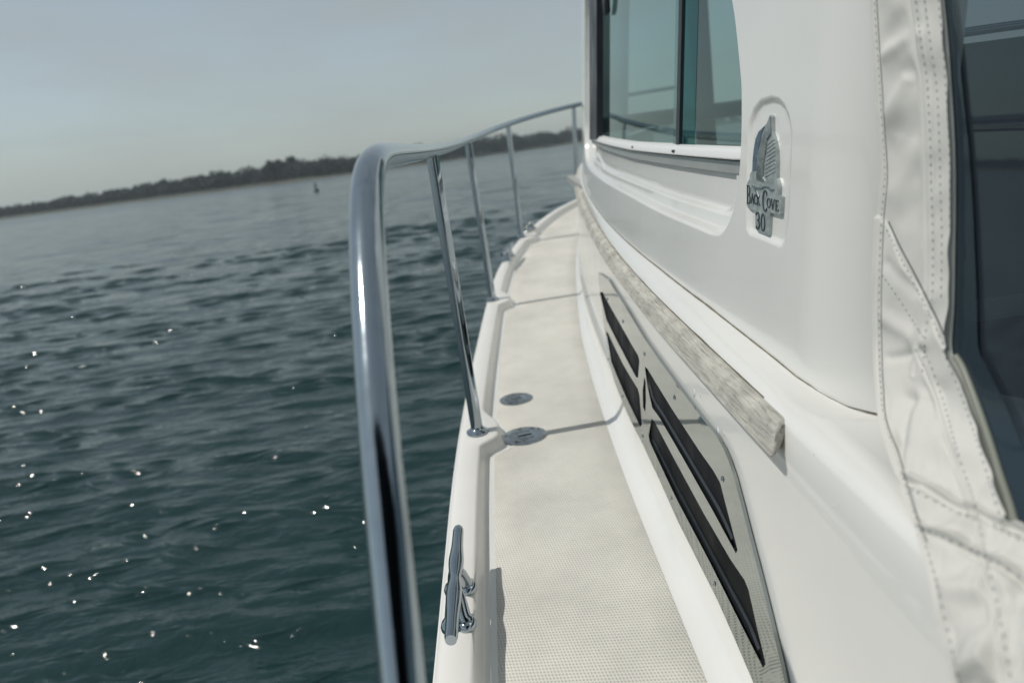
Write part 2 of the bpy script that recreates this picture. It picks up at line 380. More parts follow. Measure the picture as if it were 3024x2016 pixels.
# ---- short steep wind ripples riding on the chop; they are what glitters in the sun
def ripples():
    rs = np.random.RandomState(21); VV = []; FF = []; n0 = 0; ns, nt = 15, 11
    for c in range(260):
        R = 2.4*(24/2.4)**(rs.rand()**.9); A = math.radians(rs.uniform(-46, 4) if c % 3 else rs.uniform(-44, -24))
        for k in range(rs.randint(1, 6)):
            x0 = R*math.sin(A)+rs.normal()*.05*R; y0 = R*math.cos(A)+rs.normal()*.012*R
            if x0 > -.5 and y0 < 9: continue
            sg = (.009+.0009*R)*rs.uniform(.8, 1.5); Am = sg*rs.uniform(.8, 1.3+.01*R); L = sg*rs.uniform(5, 11); th = rs.normal(0, .28)
            sv = np.linspace(-2.3, 2.3, ns)*sg; tv = np.linspace(-1.6, 1.6, nt)*L; Sg, Tg = np.meshgrid(sv, tv, indexing='ij')
            h = Am*np.exp(-(Sg/sg)**2)*np.exp(-(Tg/L)**2*1.1); Sb = Sg+.10*Tg*Tg/L
            Xg = x0+Tg*math.cos(th)-Sb*math.sin(th); Yg = y0+Tg*math.sin(th)+Sb*math.cos(th)
            Zg = wave_z(Xg, Yg)+h-.0008-.02*sg
            VV.append(np.stack([Xg, Yg, Zg], -1).reshape(-1, 3)); idx = np.arange(ns*nt).reshape(ns, nt)+n0; n0 += ns*nt
            FF.append(np.stack([idx[:-1, :-1], idx[1:, :-1], idx[1:, 1:], idx[:-1, 1:]], -1).reshape(-1, 4)[:, ::-1])
    M = bpy.data.materials.new('ripple_water'); M.use_nodes = True; b = M.node_tree.nodes['Principled BSDF']
    b.inputs['Base Color'].default_value = (.009, .030, .032, 1); b.inputs['Roughness'].default_value = .03; b.inputs['IOR'].default_value = 1.33
    V = np.concatenate(VV); q = np.concatenate(FF); me = bpy.data.meshes.new('wind_ripples'); me.vertices.add(len(V)); me.vertices.foreach_set('co', V.ravel().astype(np.float32))
    me.loops.add(q.size); me.loops.foreach_set('vertex_index', q.ravel().astype(np.int32)); me.polygons.add(len(q))
    me.polygons.foreach_set('loop_start', np.arange(0, q.size, 4, dtype=np.int32)); me.polygons.foreach_set('loop_total', np.full(len(q), 4, np.int32)); me.update(calc_edges=True); me.shade_smooth()
    if sum(p.normal.z for p in list(me.polygons)[:500]) < 0: me.flip_normals()
    me.materials.append(M); o = link(bpy.data.objects.new('wind_ripples', me)); o['kind'] = 'stuff'; o['label'] = 'short wind ripples glittering on the dark water'; o['category'] = 'ripples'
ripples()

# ---- far shore: low land, pale beach, woods
def dirv(az): return Vector((math.sin(az), math.cos(az), 0))
def shore_r(a):   # distance of the waterline by azimuth in degrees
    return float(np.interp(a, [-180, -60, -36, -28, -20, -13, -6, 0, 6, 30, 90, 180], [600, 560, 520, 470, 400, 372, 420, 480, 560, 620, 900, 600]))
SAND = mat('beach_sand', (.22, .21, .18), .9, noise_amt=.4, noise_scale=.05)
LAND = mat('shore_scrub', (.045, .055, .04), .95, noise_amt=.5, noise_scale=.08)
rings = []; rings2 = []
for i in range(-1800, 1801, 6):
    a = i/10; r = shore_r(a)+14*noise.noise(Vector((a*.22, 3, 0)))+5*noise.noise(Vector((a*1.3, 9, 0))); d = dirv(math.radians(a))
    bw = 1.5+5*max(0, noise.noise(Vector((a*.35, 1, 0)))+.1)
    rings.append([d*(r-3)+Vector((0, 0, WATER_Z-.4)), d*r+Vector((0, 0, WATER_Z+.05)), d*(r+bw)+Vector((0, 0, WATER_Z+.05+.07*bw)), d*(r+bw+2)+Vector((0, 0, WATER_Z+.2+.07*bw))])
    rings2.append([d*(r+bw+1.9)+Vector((0, 0, WATER_Z+.19+.07*bw)), d*(r+bw+6)+Vector((0, 0, WATER_Z+1.4)), d*(r+60)+Vector((0, 0, WATER_Z+2.2)), d*(r+900)+Vector((0, 0, WATER_Z+3))])
o = loft('beach', rings, SAND); o['kind'] = 'structure'
o = loft('shore_land', rings2, LAND); o['kind'] = 'structure'

LEAF = mat('dark_foliage', (.024, .038, .038), .9, noise_amt=.4, noise_scale=.5)
BARK = mat('bark', (.09, .08, .07), .9, noise_amt=.3)
def clump_vf(c, rx, ry, rz, n, size, rng):
    """leaf masses spread through an ellipsoid: n small tilted quads"""
    V = np.empty((n*4, 3)); d = rng.normal(size=(n, 3)); d /= np.linalg.norm(d, axis=1)[:, None]; r = rng.rand(n)**.4
    P = d*r[:, None]*np.array([rx, ry, rz])+np.array(c)
    a = rng.normal(size=(n, 3)); a /= np.linalg.norm(a, axis=1)[:, None]; b = np.cross(a, rng.normal(size=(n, 3))); b /= np.linalg.norm(b, axis=1)[:, None]
    s = size*(.6+.8*rng.rand(n))[:, None]
    V[0::4] = P-a*s-b*s*.6; V[1::4] = P+a*s-b*s*.6; V[2::4] = P+a*s+b*s*.6; V[3::4] = P-a*s+b*s*.6
    return V
def quads_obj(name, Vs, M, parent=None):
    V = np.concatenate(Vs); n = len(V)//4; me = bpy.data.meshes.new(name); me.vertices.add(len(V)); me.vertices.foreach_set('co', V.ravel().astype(np.float32))
    me.loops.add(n*4); me.loops.foreach_set('vertex_index', np.arange(n*4, dtype=np.int32)); me.polygons.add(n)
    me.polygons.foreach_set('loop_start', np.arange(0, n*4, 4, dtype=np.int32)); me.polygons.foreach_set('loop_total', np.full(n, 4, np.int32)); me.update(calc_edges=True)
    me.materials.append(M); return link(bpy.data.objects.new(name, me), parent)
rng = np.random.RandomState(3); VS = []
def canopy(a):     # height of the woods by azimuth
    base = float(np.interp(a, [-60, -34, -30, -24, -19, -15, -12, -8, -4, 0, 4, 8, 30, 60], [5, 4.2, 4.8, 6.4, 7.0, 6.8, 6.6, 6.8, 7.8, 9.6, 7.8, 8.6, 9, 8]))
    return base*(1+.24*noise.noise(Vector((a*1.1, 0, 4)))+.18*noise.noise(Vector((a*3.7, 2, 4))))
a = -75.
while a < 60:
    r = shore_r(a)+14*noise.noise(Vector((a*.22, 3, 0))); dense = -36 < a < 10
    for k in range(3 if dense else 2):
        rr = r+12+k*11+rng.rand()*8; h = canopy(a)*(1+.1*k)*(.9+.2*rng.rand()); d = dirv(math.radians(a+rng.rand()*.3))
        w = h*(.42+.25*rng.rand())
        c = d*rr; VS.append(clump_vf((c.x, c.y, WATER_Z+1+h*.52), w, w, h*.50, 130 if dense else 60, .55 if dense else 1.0, rng))
    a += .33 if dense else .8
o = quads_obj('shore_woods', VS, LEAF); o['kind'] = 'stuff'; o['label'] = 'dark low woodland lining the far shore'; o['category'] = 'woods'

def tree(azd, r, h, w, label, seed):
    rg = np.random.RandomState(seed); d = dirv(math.radians(azd))*r; base = Vector((d.x, d.y, WATER_Z+1.2))
    t = thing('shore_tree', label, 'tree', base, 'tall trees above the far woods')
    P = [Vector((0, 0, -.3)), Vector((.1, 0, h*.3)), Vector((-.15, .1, h*.55)), Vector((.1, 0, h*.85))]
    parts = [tube_vf(P, [h*.03, h*.024, h*.018, h*.006], 8)]
    for k in range(5):
        q = k*1.3; s = Vector((0, 0, h*(.42+.08*k))); parts.append(tube_vf([s, s+Vector((math.cos(q)*w*.6, math.sin(q)*w*.6, h*.14))], [h*.012, h*.005], 6))
    obj('trunk', *merge(parts), BARK, t)
    vs = []
    for k in range(11):
        q = rg.rand()*6.28; rr = rg.rand()**.6*w*.75
        vs.append(clump_vf((math.cos(q)*rr, math.sin(q)*rr, h*(.55+.36*rg.rand())), w*.42, w*.42, h*.13, 130, .32, rg))
    quads_obj('crown', vs, LEAF, t)
AZ = lambda u, v: math.degrees(math.atan2(ray(u, v).x, ray(u, v).y))
tree(AZ(798, 505), 396, 10.4, 3.6, 'rounded tall tree left of the pair rising above the far shore', 1)
tree(AZ(829, 500), 399, 10.0, 3.4, 'wide flat-topped tree in the middle of the far shore clump', 2)
tree(AZ(866, 495), 394, 10.6, 2.8, 'narrow pointed tree at the right end of the far shore clump', 3)

# ---- channel marker post standing in the water
d = ray(935, 566); t_ = (WATER_Z-EYE)/d.z; mk = Vector((d.x*t_, d.y*t_, WATER_Z))
t = thing('channel_marker', 'small grey channel marker post standing in the water off the far shore', 'marker', mk)
BUOY = mat('marker_grey', (.10, .13, .15), .6, noise_amt=.3)
obj('float', *tube_vf([(0, 0, -.2), (0, 0, .12), (0, 0, .3), (0, 0, .34)], [.28, .30, .26, .1], 16), BUOY, t)
obj('post', *tube_vf([(0, 0, .34), (-.03, 0, .8), (-.05, 0, 1.0)], [.11, .09, .07], 12), BUOY, t)

# ---- haze: one closed box of thin pale air round everything
V_, F_ = box_vf((0, 0, 12), 13000, 13000, 30)
HZ = bpy.data.materials.new('haze_air'); HZ.use_nodes = True; hn = HZ.node_tree.nodes; hn.clear()
ho = hn.new('ShaderNodeOutputMaterial'); hv = hn.new('ShaderNodeVolumePrincipled'); hv.inputs['Color'].default_value = (.85, .97, 1, 1); hv.inputs['Density'].default_value = .00034; hv.inputs['Anisotropy'].default_value = .2
HZ.node_tree.links.new(hv.outputs[0], ho.inputs['Volume'])
hz = obj('haze', V_, F_, HZ, None, False); hz['kind'] = 'stuff'; hz['label'] = 'pale thin sea haze over the bay'; hz['category'] = 'haze'
bm = bmesh.new(); bm.from_mesh(hz.data); bmesh.ops.recalc_face_normals(bm, faces=bm.faces); bm.to_mesh(hz.data); bm.free()

# ================================================================== THE BOAT
boat = thing('motor_boat', 'white motor boat with polished bow rail, weathered wooden trim and canvas side curtain', 'boat', (0, 0, 0))
Ys = np.concatenate([np.arange(-1.0, 3.2, .04), np.arange(3.2, 6.25, .05)])

# ---- hull
rings = []
for y in Ys:
    g, z = gun(y), ztoe(y); rings.append([Vector((g+.004, y, z-.016)), Vector((g-.004, y, z-.020)), Vector((g-.007, y, z-.03)), Vector((g-.006, y, z-.055)), Vector((g+.008, y, z-.065)), Vector((g+.03, y, z-.3)), Vector((g+.10+.05*max(0, y-2), y, -.6)), Vector((g+.2+.1*max(0, y-2), y, -1.2))])
o = loft('hull', rings, HULLM, boat); sharp_auto(o, 40)

# ---- toe rail with the pads that carry the stanchions
ST_Y = [1.782, 3.148, 4.465, 5.635]
def toe_in(y):   # width of the rail top measured inboard from the gunwale
    w = .055-.004*smoothstep(2, 4, y)
    for s, dpt in zip(ST_Y, (.042, .042, .036, .025)):
        w += dpt*(smoothstep(s-.085, s-.025, y)*(1-smoothstep(s+.03, s+.17, y)))
    return w
Yd = np.arange(-1.0, 6.2, .0125)
rings = []
for y in Yd:
    g, z, w, zd = gun(y), ztoe(y), toe_in(y), zdeck(y)
    rings.append([Vector((g+.004, y, z-.018)), Vector((g, y, z-.012)), Vector((g+.0015, y, z-.006)), Vector((g+.012, y, z-.0015)), Vector((g+.020, y, z)), Vector((g+w-.006, y, z)), Vector((g+w-.001, y, z-.002)), Vector((g+w+.002, y, z-.007)), Vector((g+w+.008, y, zd+.010)), Vector((g+w+.012, y, zd+.003)), Vector((g+w+.018, y, zd))])
loft('toe_rail', rings, GELD, boat)
ZPAD = ztoe

# ---- moulded deck, cove and lower cabin side in one skin
rows = [(None, 0)]
dip0 = lambda y: .4175-float(np.interp(y, [.5, .80, .822, .846, .88, .97, 1.09, 1.26, 1.6], [.368, .377, .382, .390, .3985, .4035, .4075, .413, .4175]))
def side_rows(y):
    s = sheer(y); c = c1(y); cv = float(np.interp(y, [2.6, 4.0], [0, 1])); g = gun(y)+toe_in(y)
    nx = .20+c+.040*cv; jx = float(Xj(y))+c; zd = zdeck(y)
    sh = min(1., max(0., (jx-c-.27)/.07))
    return [Vector((g+.010, y, zd-.0005)), Vector((g+.02, y, zd)), Vector((.1*(nx-g)+g, y, zd)), Vector((.5*(nx+g), y, zd)), Vector((nx-.004, y, zd)), Vector((nx+.004, y, zd+.001)),
            Vector((nx+.018*(1-cv)+.004, y, s+.017)), Vector((nx+.034*(1-cv*.8), y, s+.032)), Vector((nx+.044*(1-cv*.8), y, s+.050)), Vector((nx+.050-.04*cv, y, s+.075)), Vector((nx+.054-.04*cv, y, s+.10)),
            Vector((.262+c, y, s+.20)), Vector((.267+c, y, s+.28)), Vector((.270+c, y, s+.33)), Vector((.2735+c, y, s+.365)), Vector((.279+c, y, s+.388)), Vector((.287+c, y, s+.403)),
            Vector((.287+c+(jx-c-.287)*.35, y, s+.412-.45*dip0(y))), Vector((.287+c+(jx-c-.287)*.7+.002*sh, y, s+.4165-.8*dip0(y))), Vector((jx+.004, y, s+.4185-dip0(y))), Vector((jx+.05, y, s+.419-dip0(y)))]
rings = []
for y in Yd:
    if y > 6.0: break
    rings.append(side_rows(y))
for y in range(0): pass
# aft of the house corner the ledge runs on inboard
for r in rings:
    y = r[0].y
    if y < .91:
        d = min(.91-y, .129); ex = .13-math.sqrt(.0169-d*d)
        r[-2].x += ex*.9; r[-1].x += ex+.1; r[-3].x += ex*.45; r[-4].x += ex*.2
side = loft('deck_moulding', rings, GEL, boat)
side_bvh = BVHTree.FromPolygons([v.co.copy() for v in side.data.vertices], [tuple(p.vertices) for p in side.data.polygons])
def side_x(y, z):
    h = side_bvh.ray_cast(Vector((-.05+float(c1(y)), y, z)), Vector((1, 0, 0)))
    return h[0].x if h[0] else .27
def on_side(u, v):
    h = side_bvh.ray_cast(Vector((0, 0, EYE)), ray(u, v).normalized()); return h[0]

# ---- non-slip panel laid in the deck
def ns_edges(y):
    l = gun(y)+toe_in(y)+.030
    cv = float(np.interp(y, [2.6, 4.0], [0, 1]))
    return l, .196+c1(y)+.034*cv
rings = []
for y in Yd:
    l, r = ns_edges(y)
    if y > 6.0 or r-l < .02: break
    zd = zdeck(y); rings.append([Vector((l, y, zd+.0002)), Vector((l+.002, y, zd+.0016))]+[Vector((l+(r-l)*k/6, y, zd+.0018)) for k in range(1, 6)]+[Vector((r-.002, y, zd+.0016)), Vector((r, y, zd+.0002))])
loft('nonskid_panel', rings, NONSKID, boat)

# ---- house side: skin with moulded window recess, emblem recess and window opening
z2 = lambda a, b: (1600+a/2.24, b/2.24)
z3 = lambda a, b: (2150+a/3.1367, 250+b/3.1367)
REC = [(1.137, .683), (1.141, .639), (1.155, .597), (1.192, .560), (1.24, .5475), (1.361, .550), (1.64, .558), (1.998, .573), (2.621, .592), (3.2, .618), (3.40, .66), (3.46, .75), (3.46, .85), (3.43, 1.1), (3.36, 1.30), (3.2, 1.42), (1.75, 1.18), (1.45, 1.02), (1.26, .93), (1.2, .888), (1.152, .785), (1.141, .739)]
REC = smooth_poly(REC, 4)
REC2 = [(1.225, .60), (1.262, .580), (1.561, .586), (1.968, .598), (2.669, .616), (3.05, .665), (3.0, .71), (2.06, .69), (1.57, .68), (1.235, .672)]
EMB = [z3(*p) for p in [(185, 420), (195, 330), (235, 220), (300, 140), (400, 108), (470, 125), (520, 180), (560, 270), (590, 430), (578, 800), (560, 1200), (530, 1440), (505, 1500), (470, 1500), (330, 1440), (195, 1390), (170, 1340), (172, 1000), (180, 700)]]
EMB = [(surf(u, v, Xh).y, surf(u, v, Xh).z) for u, v in EMB]
OPN = [(1.175, .66), (1.178, .74), (1.19, .80), (1.24, .90), (1.29, .945), (1.48, 1.035), (1.77, 1.165), (3.1, 1.36), (3.2, 1.2), (3.26, .9), (3.25, .725), (2.8, .700), (2.06, .676), (1.57, .664)]
def house_depth(y, z):
    y = np.asarray(y, float); z = np.asarray(z, float)
    d = sdf(y, z, REC); dep = .020*(1-smoothstep(-.011, .0, d))+.007*(1-smoothstep(-.034, -.026, d))
    d2 = sdf(y, z, REC2); dep = dep+.006*(1-smoothstep(-.006, .002, d2))
    e = sdf(y, z, EMB); dep = dep+.0045*(1-smoothstep(-.010, .001, e))
    return dep
def house_x(y, z): return Xh(y, z)+house_depth(y, z)
dip = lambda y: .4175-np.interp(y, [.5, .80, .822, .846, .88, .97, 1.09, 1.26, 1.6], [.368, .377, .382, .390, .3985, .4035, .4075, .413, .4175])
zb = lambda y: .4175+sheer(y)-dip(y)
outer = [(y, float(zb(y))) for y in np.arange(.785, 5.6, .05)]+[(5.6, 2.0), (.785, 1.25)]
def contour(poly, off):
    """polygon moved inward by off (negative = outward)"""
    P = [Vector(p) for p in poly]; n = len(P); A = sum(P[i].x*P[(i+1) % n].y-P[(i+1) % n].x*P[i].y for i in range(n)); s = 1 if A > 0 else -1; out = []
    for i in range(n):
        t = (P[(i+1) % n]-P[i-1]); t = t.normalized() if t.length else Vector((1, 0)); nrm = Vector((-t.y, t.x))*s; q = P[i]+nrm*off; out.append((q.x, q.y))
    return out
pts = []
yy = .79
while yy < 5.55:
    st = .010 if yy < 1.6 else .016 if yy < 2.4 else .03
    zz = zb(yy)+.004
    while zz < (1.2 if yy < 1.6 else 1.9):
        fine = zz < 1.0+max(0, yy-1.2)*.2
        pts.append((yy+random.uniform(-.1, .1)*st, zz)); zz += st*(1 if fine else 3)
    yy += st
cont = []
for poly, offs in ((REC, (-.002, .0015, .004, .0075, .011, .026, .030, .034)), (EMB, (-.0025, .001, .004, .007, .010)), (REC2, (-.003, 0, .003, .006))):
    dp = densify(poly, .012)
    for o_ in offs: L_ = contour(dp, o_); cont.append(L_+[L_[0]])
pa = np.array(pts); near = (np.abs(sdf(pa[:, 0], pa[:, 1], REC)+.016) < .024) | (np.abs(sdf(pa[:, 0], pa[:, 1], EMB)+.004) < .012) | (np.abs(sdf(pa[:, 0], pa[:, 1], REC2)) < .008)
pts = [p for p, k in zip(pts, near) if not k and p[1] > zb(p[0])+.002]
v, f = cdt([outer, densify(OPN, .03)], pts, cont)
va = np.array(v); xs = house_x(va[:, 0], va[:, 1])
V = [(x, y, z) for x, (y, z) in zip(xs, v)]
Fc = []
for t in f:
    a, b, c = (v[i] for i in t); ccw = (b[0]-a[0])*(c[1]-a[1])-(c[0]-a[0])*(b[1]-a[1]) > 0; Fc.append(t[::-1] if ccw else t)
hs_o = obj('cabin_side', V, Fc, GEL, boat)
e_ = .0012; gy = (house_x(va[:, 0]+e_, va[:, 1])-house_x(va[:, 0]-e_, va[:, 1]))/(2*e_); gz = (house_x(va[:, 0], va[:, 1]+e_)-house_x(va[:, 0], va[:, 1]-e_))/(2*e_)
NN = np.stack([-np.ones(len(gy)), gy, gz], 1); NN /= np.linalg.norm(NN, axis=1)[:, None]
hs_o.data.normals_split_custom_set_from_vertices([tuple(map(float, q)) for q in NN])
# front, roof, far side and rear of the cabin, so that it is a closed house
fy = 5.6; fx = float(Xh(5.6, 1.2))
ROOF = mat('cabin_liner', (.30, .31, .30), .7, noise_amt=.1)
def wall(name, q, M, t=.03):
    bm = bmesh.new(); vs = [bm.verts.new(p) for p in q]; f = bm.faces.new(vs); r = bmesh.ops.extrude_face_region(bm, geom=[f]); n = f.normal
    f.normal_update()
    for e in r['geom']:
        if isinstance(e, bmesh.types.BMVert): e.co += f.normal*t
    bmesh.ops.recalc_face_normals(bm, faces=bm.faces); return bobj(name, bm, M, boat, False)
wall('cabin_roof', [(.55, .98, 1.36), (.62, 4.2, 1.40), (2.4, 4.2, 1.40), (2.5, .98, 1.36)], GEL)
wall('cabin_floor', [(.36, 1.0, .42), (.40, 4.2, .52), (2.4, 4.2, .52), (2.5, 1.0, .42)], ROOF)
wall('far_cabin_side', [(2.5, 1.0, .1), (2.4, 4.2, .2), (2.4, 4.2, .72), (2.5, 1.0, .68)], ROOF)
for yy_ in (1.05, 2.6, 4.15): wall('window_post', [(2.44, yy_-.05, .68), (2.44, yy_+.05, .68), (2.44, yy_+.05, 1.4), (2.44, yy_-.05, 1.4)], ROOF)
wall('windshield_post', [(1.1, 4.18, .5), (1.2, 4.18, .5), (1.2, 4.18, 1.4), (1.1, 4.18, 1.4)], ROOF)
wall('dashboard', [(.50, 3.5, .74), (.56, 4.2, .77), (2.3, 4.2, .77), (2.3, 3.5, .74)], DARK, .05)

# ---- caulk line where the house sits on the moulding
P = []
for y in np.arange(.787, 4.6, .015): P.append(Vector((float(Xh(y, zb(y)))-.0008, y, zb(y)+.0012+.0006*noise.noise(Vector((y*9, 0, 0))))))
tube('caulk_seam', P, [.0010+.0009*abs(noise.noise(Vector((p.y*14, 5, 0)))) for p in P], CAULK, boat, 6)

# ---- cabin window
win = bpy.data.objects.new('cabin_window', None); link(win, boat)
fl = lambda y, z: Xh(y, z)+.026
def strip(name, line, prof, M, parent):
    """sweep an (x offset, z offset) profile along a (y, z) line on the window plane"""
    rings = []
    for y, z in line: rings.append([Vector((float(fl(y, z))+px, y, z+pz)) for px, pz in prof])
    o = loft(name, rings, M, parent, closed=True); 
    bm = bmesh.new(); bm.from_mesh(o.data)
    n = len(prof)
    bm.verts.ensure_lookup_table(); bm.faces.new([bm.verts[i] for i in range(n)]); bm.faces.new([bm.verts[len(bm.verts)-1-i] for i in range(n)])
    bmesh.ops.recalc_face_normals(bm, faces=bm.faces); bm.to_mesh(o.data); bm.free(); sharp_auto(o, 35); return o
sil_y = [1.16, 1.21, 1.4, 1.57, 1.8, 2.06, 2.4, 2.8, 3.1, 3.3]
line = [(y, float(np.interp(y, [1.2, 1.57, 2.06, 2.8, 3.3], [.664, .672, .683, .708, .728]))) for y in sil_y]
strip('window_sill', line, [(.012, .017), (-.004, .0145), (-.010, .009), (-.012, 0), (-.010, -.002), (.0, -.003), (.012, -.003)], FRAMEW, win)
strip('lower_frame', line, [(.012, -.003), (-.002, -.0045), (-.005, -.006), (-.005, -.022), (-.001, -.025), (.014, -.025)], FRAMEG, win)
for u, v in (z2(597, 973), z2(868, 1000)):
    p = surf(u, v, lambda y, z: fl(y, z)-.0125)
    obj('drain_hole', *box_vf((p.x+.001, p.y, p.z), .004, .012 if u < 1900 else .018, .0045), RUB, win)
top_l = [(y, float(np.interp(y, [1.2, 1.3, 1.5, 1.8, 3.3], [.90, .95, 1.045, 1.175, 1.36]))) for y in sil_y]
gx = lambda y, z: Xh(y, z)+.032
def pane(name, y0, y1, M, off):
    n = 30; rings = []
    for k in range(n+1):
        y = y0+(y1-y0)*k/n; zl = float(np.interp(y, [1.2, 1.57, 2.06, 2.8, 3.3], [.675, .683, .694, .718, .738])); zt = 1.40
        rings.append([Vector((float(Xh(y, zl+(zt-zl)*j/8))+off, y, zl+(zt-zl)*j/8)) for j in range(9)])
    o = face_out(loft(name, rings, M, win)); return o
pane('pane', 1.155, 1.64, GLASS, .031)
pane('pane', 1.50, 3.28, GLASS, .036)
def post(name, y0, y1, x0, x1, M, zt=1.39):
    rings = []
    for z in np.linspace(.68, zt, 12):
        zz_ = z+max(0, (y0-1.57))*.03; X = lambda y: float(Xh(y, zz_)); rings.append([Vector((X(y0)+x0, y0, zz_)), Vector((X(y1)+x0, y1, zz_)), Vector((X(y1)+x1, y1, zz_)), Vector((X(y0)+x1, y0, zz_))])
    o = loft(name, rings, M, win, closed=True, smooth=False); return o
post('slider_frame', 1.575, 1.60, .027, .034, RUB)
# the slider stile: dark teal tinted overlap behind the outer pane
pane('overlap_pane', 1.475, 1.575, GLASS2, .0305)
post('front_frame', 2.85, 3.26, .012, .035, RUB)
p0 = surf(*z2(415, 0), fl)
obj('latch', *box_vf((float(fl(2.62, 1.12))-.004, 2.62, 1.14), .012, .07, .09), RUB, win)

# ---- emblem in its moulded recess
emb = bpy.data.objects.new('emblem', None); link(emb, boat)
ebase = lambda y, z: Xh(y, z)+.0045
def eyz(P):
    out = []
    for p in P:
        q = surf(*z3(*p), ebase); out.append((q.y, q.z))
    return out
OUT = [(425, 280), (437, 300), (441, 450), (462, 520), (478, 610), (484, 720), (480, 865), (495, 910), (503, 960), (500, 1020), (530, 1040), (522, 1195), (505, 1203), (420, 1180), (408, 1395), (300, 1350), (285, 1330), (278, 1160), (215, 1138), (203, 1115), (205, 910), (228, 870), (232, 830), (250, 800), (258, 700), (268, 600), (285, 500), (315, 430), (360, 385), (395, 350), (412, 290)]
slab('badge_plate', [eyz(OUT)], lambda y, z: float(ebase(y, z))-.0045, .0060, PEWTER, emb)
face = lambda y, z: float(ebase(y, z))-.0045
def relief(name, P, h, M): return slab(name, [eyz(P)], lambda y, z: face(y, z)-h, h+.0005, M, emb)
relief('dark_sail', [(372, 385), (345, 450), (322, 560), (308, 680), (300, 790), (262, 795), (262, 700), (272, 600), (290, 500), (318, 432)], .0008, BLUE)
relief('light_sail', [(430, 292), (434, 455), (400, 500), (388, 600), (372, 700), (360, 850), (370, 890), (300, 870), (306, 780), (316, 640), (345, 520), (385, 390)], .0018, STEEL2)
for k in range(9):
    y0 = 520+k*38; relief('sail_batten', [(400-k*4, y0+20), (455+k*2, y0-30), (470, y0-22), (404-k*4, y0+32)], .0009, PEWTER)
relief('wave_crest', [(262, 930), (300, 945), (345, 950), (375, 932), (415, 940), (435, 968), (460, 962), (460, 972), (430, 978), (408, 952), (375, 944), (345, 962), (300, 957), (262, 942)], .0016, STEEL)
relief('hull_stripe', [(275, 965), (290, 960), (318, 1040), (310, 1045)], .0006, STEEL2)
# lettering: cut strokes with thick and thin and small serifs
def stroke(a, b, w0, w1=None):
    w1 = w1 or w0; a = Vector(a); b = Vector(b); d = (b-a).normalized(); n = Vector((-d.y, d.x)); return [tuple(a+n*w0/2), tuple(b+n*w1/2), tuple(b-n*w1/2), tuple(a-n*w0/2)]
def arc(cx, cy, rx, ry, a0, a1, w, thin=.35, n=9, sk=0):
    o1, o2 = [], []
    for k in range(n+1):
        q = math.radians(a0+(a1-a0)*k/n); c, s = math.cos(q), math.sin(q); ww = w*(thin+(1-thin)*abs(c))
        o1.append((cx+rx*c+ww/2*c, cy+ry*s+ww/2*s+sk*(rx*c))); o2.append((cx+rx*c-ww/2*c, cy+ry*s-ww/2*s+sk*(rx*c)))
    return o1+o2[::-1]
GL = {
 'B': [stroke((.2, 0), (.2, 1), .15), stroke((.05, .015), (.5, .015), .035), stroke((.05, .985), (.5, .985), .035), stroke((.2, .5), (.55, .5), .035), arc(.5, .25, .26, .22, -90, 90, .15), arc(.52, .74, .32, .235, -90, 90, .16)],
 'A': [stroke((.5, 0), (.15, 1), .07), stroke((.5, 0), (.86, 1), .16), stroke((.28, .64), (.72, .64), .04), stroke((.02, .98), (.3, .98), .04), stroke((.68, .98), (1.0, .98), .04)],
 'C': [arc(.55, .5, .42, .48, 48, 312, .17, n=16), stroke((.83, .06), (.83, .26), .06), stroke((.83, .80), (.83, .95), .05)],
 'K': [stroke((.2, 0), (.2, 1), .16), stroke((.05, .015), (.36, .015), .04), stroke((.05, .985), (.36, .985), .04), stroke((.82, .02), (.24, .56), .06), stroke((.38, .42), (.9, .98), .16), stroke((.7, .985), (1.02, .985), .04)],
 'O': [arc(.5, .5, .40, .46, 0, 180, .17, n=12), arc(.5, .5, .40, .46, 180, 360, .17, n=12)],
 'V': [stroke((.14, 0), (.5, 1), .16), stroke((.86, 0), (.5, 1), .07), stroke((.0, .02), (.3, .02), .04), stroke((.7, .02), (1.0, .02), .04)],
 'E': [stroke((.2, 0), (.2, 1), .16), stroke((.05, .02), (.82, .02), .05), stroke((.2, .49), (.68, .49), .045), stroke((.05, .98), (.85, .98), .05), stroke((.81, 0), (.81, .18), .05), stroke((.84, .8), (.84, 1), .05)],
 '3': [arc(.42, .26, .30, .24, 200, 450, .17, n=12), arc(.42, .72, .34, .26, -90, 150, .18, n=12)],
 '0': [arc(.5, .5, .36, .47, 0, 180, .18, n=12), arc(.5, .5, .36, .47, 180, 360, .18, n=12)],
}
def letter(ch, x, y, w, h, shear=.28):
    parts = []
    for P in GL[ch]:
        Q = eyz([(x+a*w, y+b*h+shear*a*w) for a, b in P])
        try: vv, ff = cdt([Q])
        except Exception: continue
        n = len(vv); Vv = [Vector((face(a, b)-.0009, a, b)) for a, b in vv]+[Vector((face(a, b)+.0003, a, b)) for a, b in vv]
        Fq = [t for t in ff]+[tuple(i+n for i in t) for t in ff]; nb = len(Q)
        cnt = {}
        for t in ff:
            for i in range(3):
                e = (t[i], t[(i+1) % 3]); k = tuple(sorted(e)); cnt[k] = None if k in cnt else e
        Fq += [(e[0], e[1], e[1]+n, e[0]+n) for e in cnt.values() if e]
        parts.append((Vv, Fq))
    obj('letter', *merge(parts), INK, emb, False)
for ch, x, y, w, h in [('B', 203, 925, 40, 170), ('A', 243, 1000, 30, 92), ('C', 272, 1008, 28, 92), ('K', 300, 1018, 30, 92), ('C', 350, 968, 52, 196), ('O', 393, 1042, 36, 92), ('V', 430, 1052, 38, 96), ('E', 472, 1062, 36, 100),
                       ('3', 287, 1172, 48, 156), ('0', 335, 1186, 44, 164)]:
    letter(ch, x, y, w, h, .22)

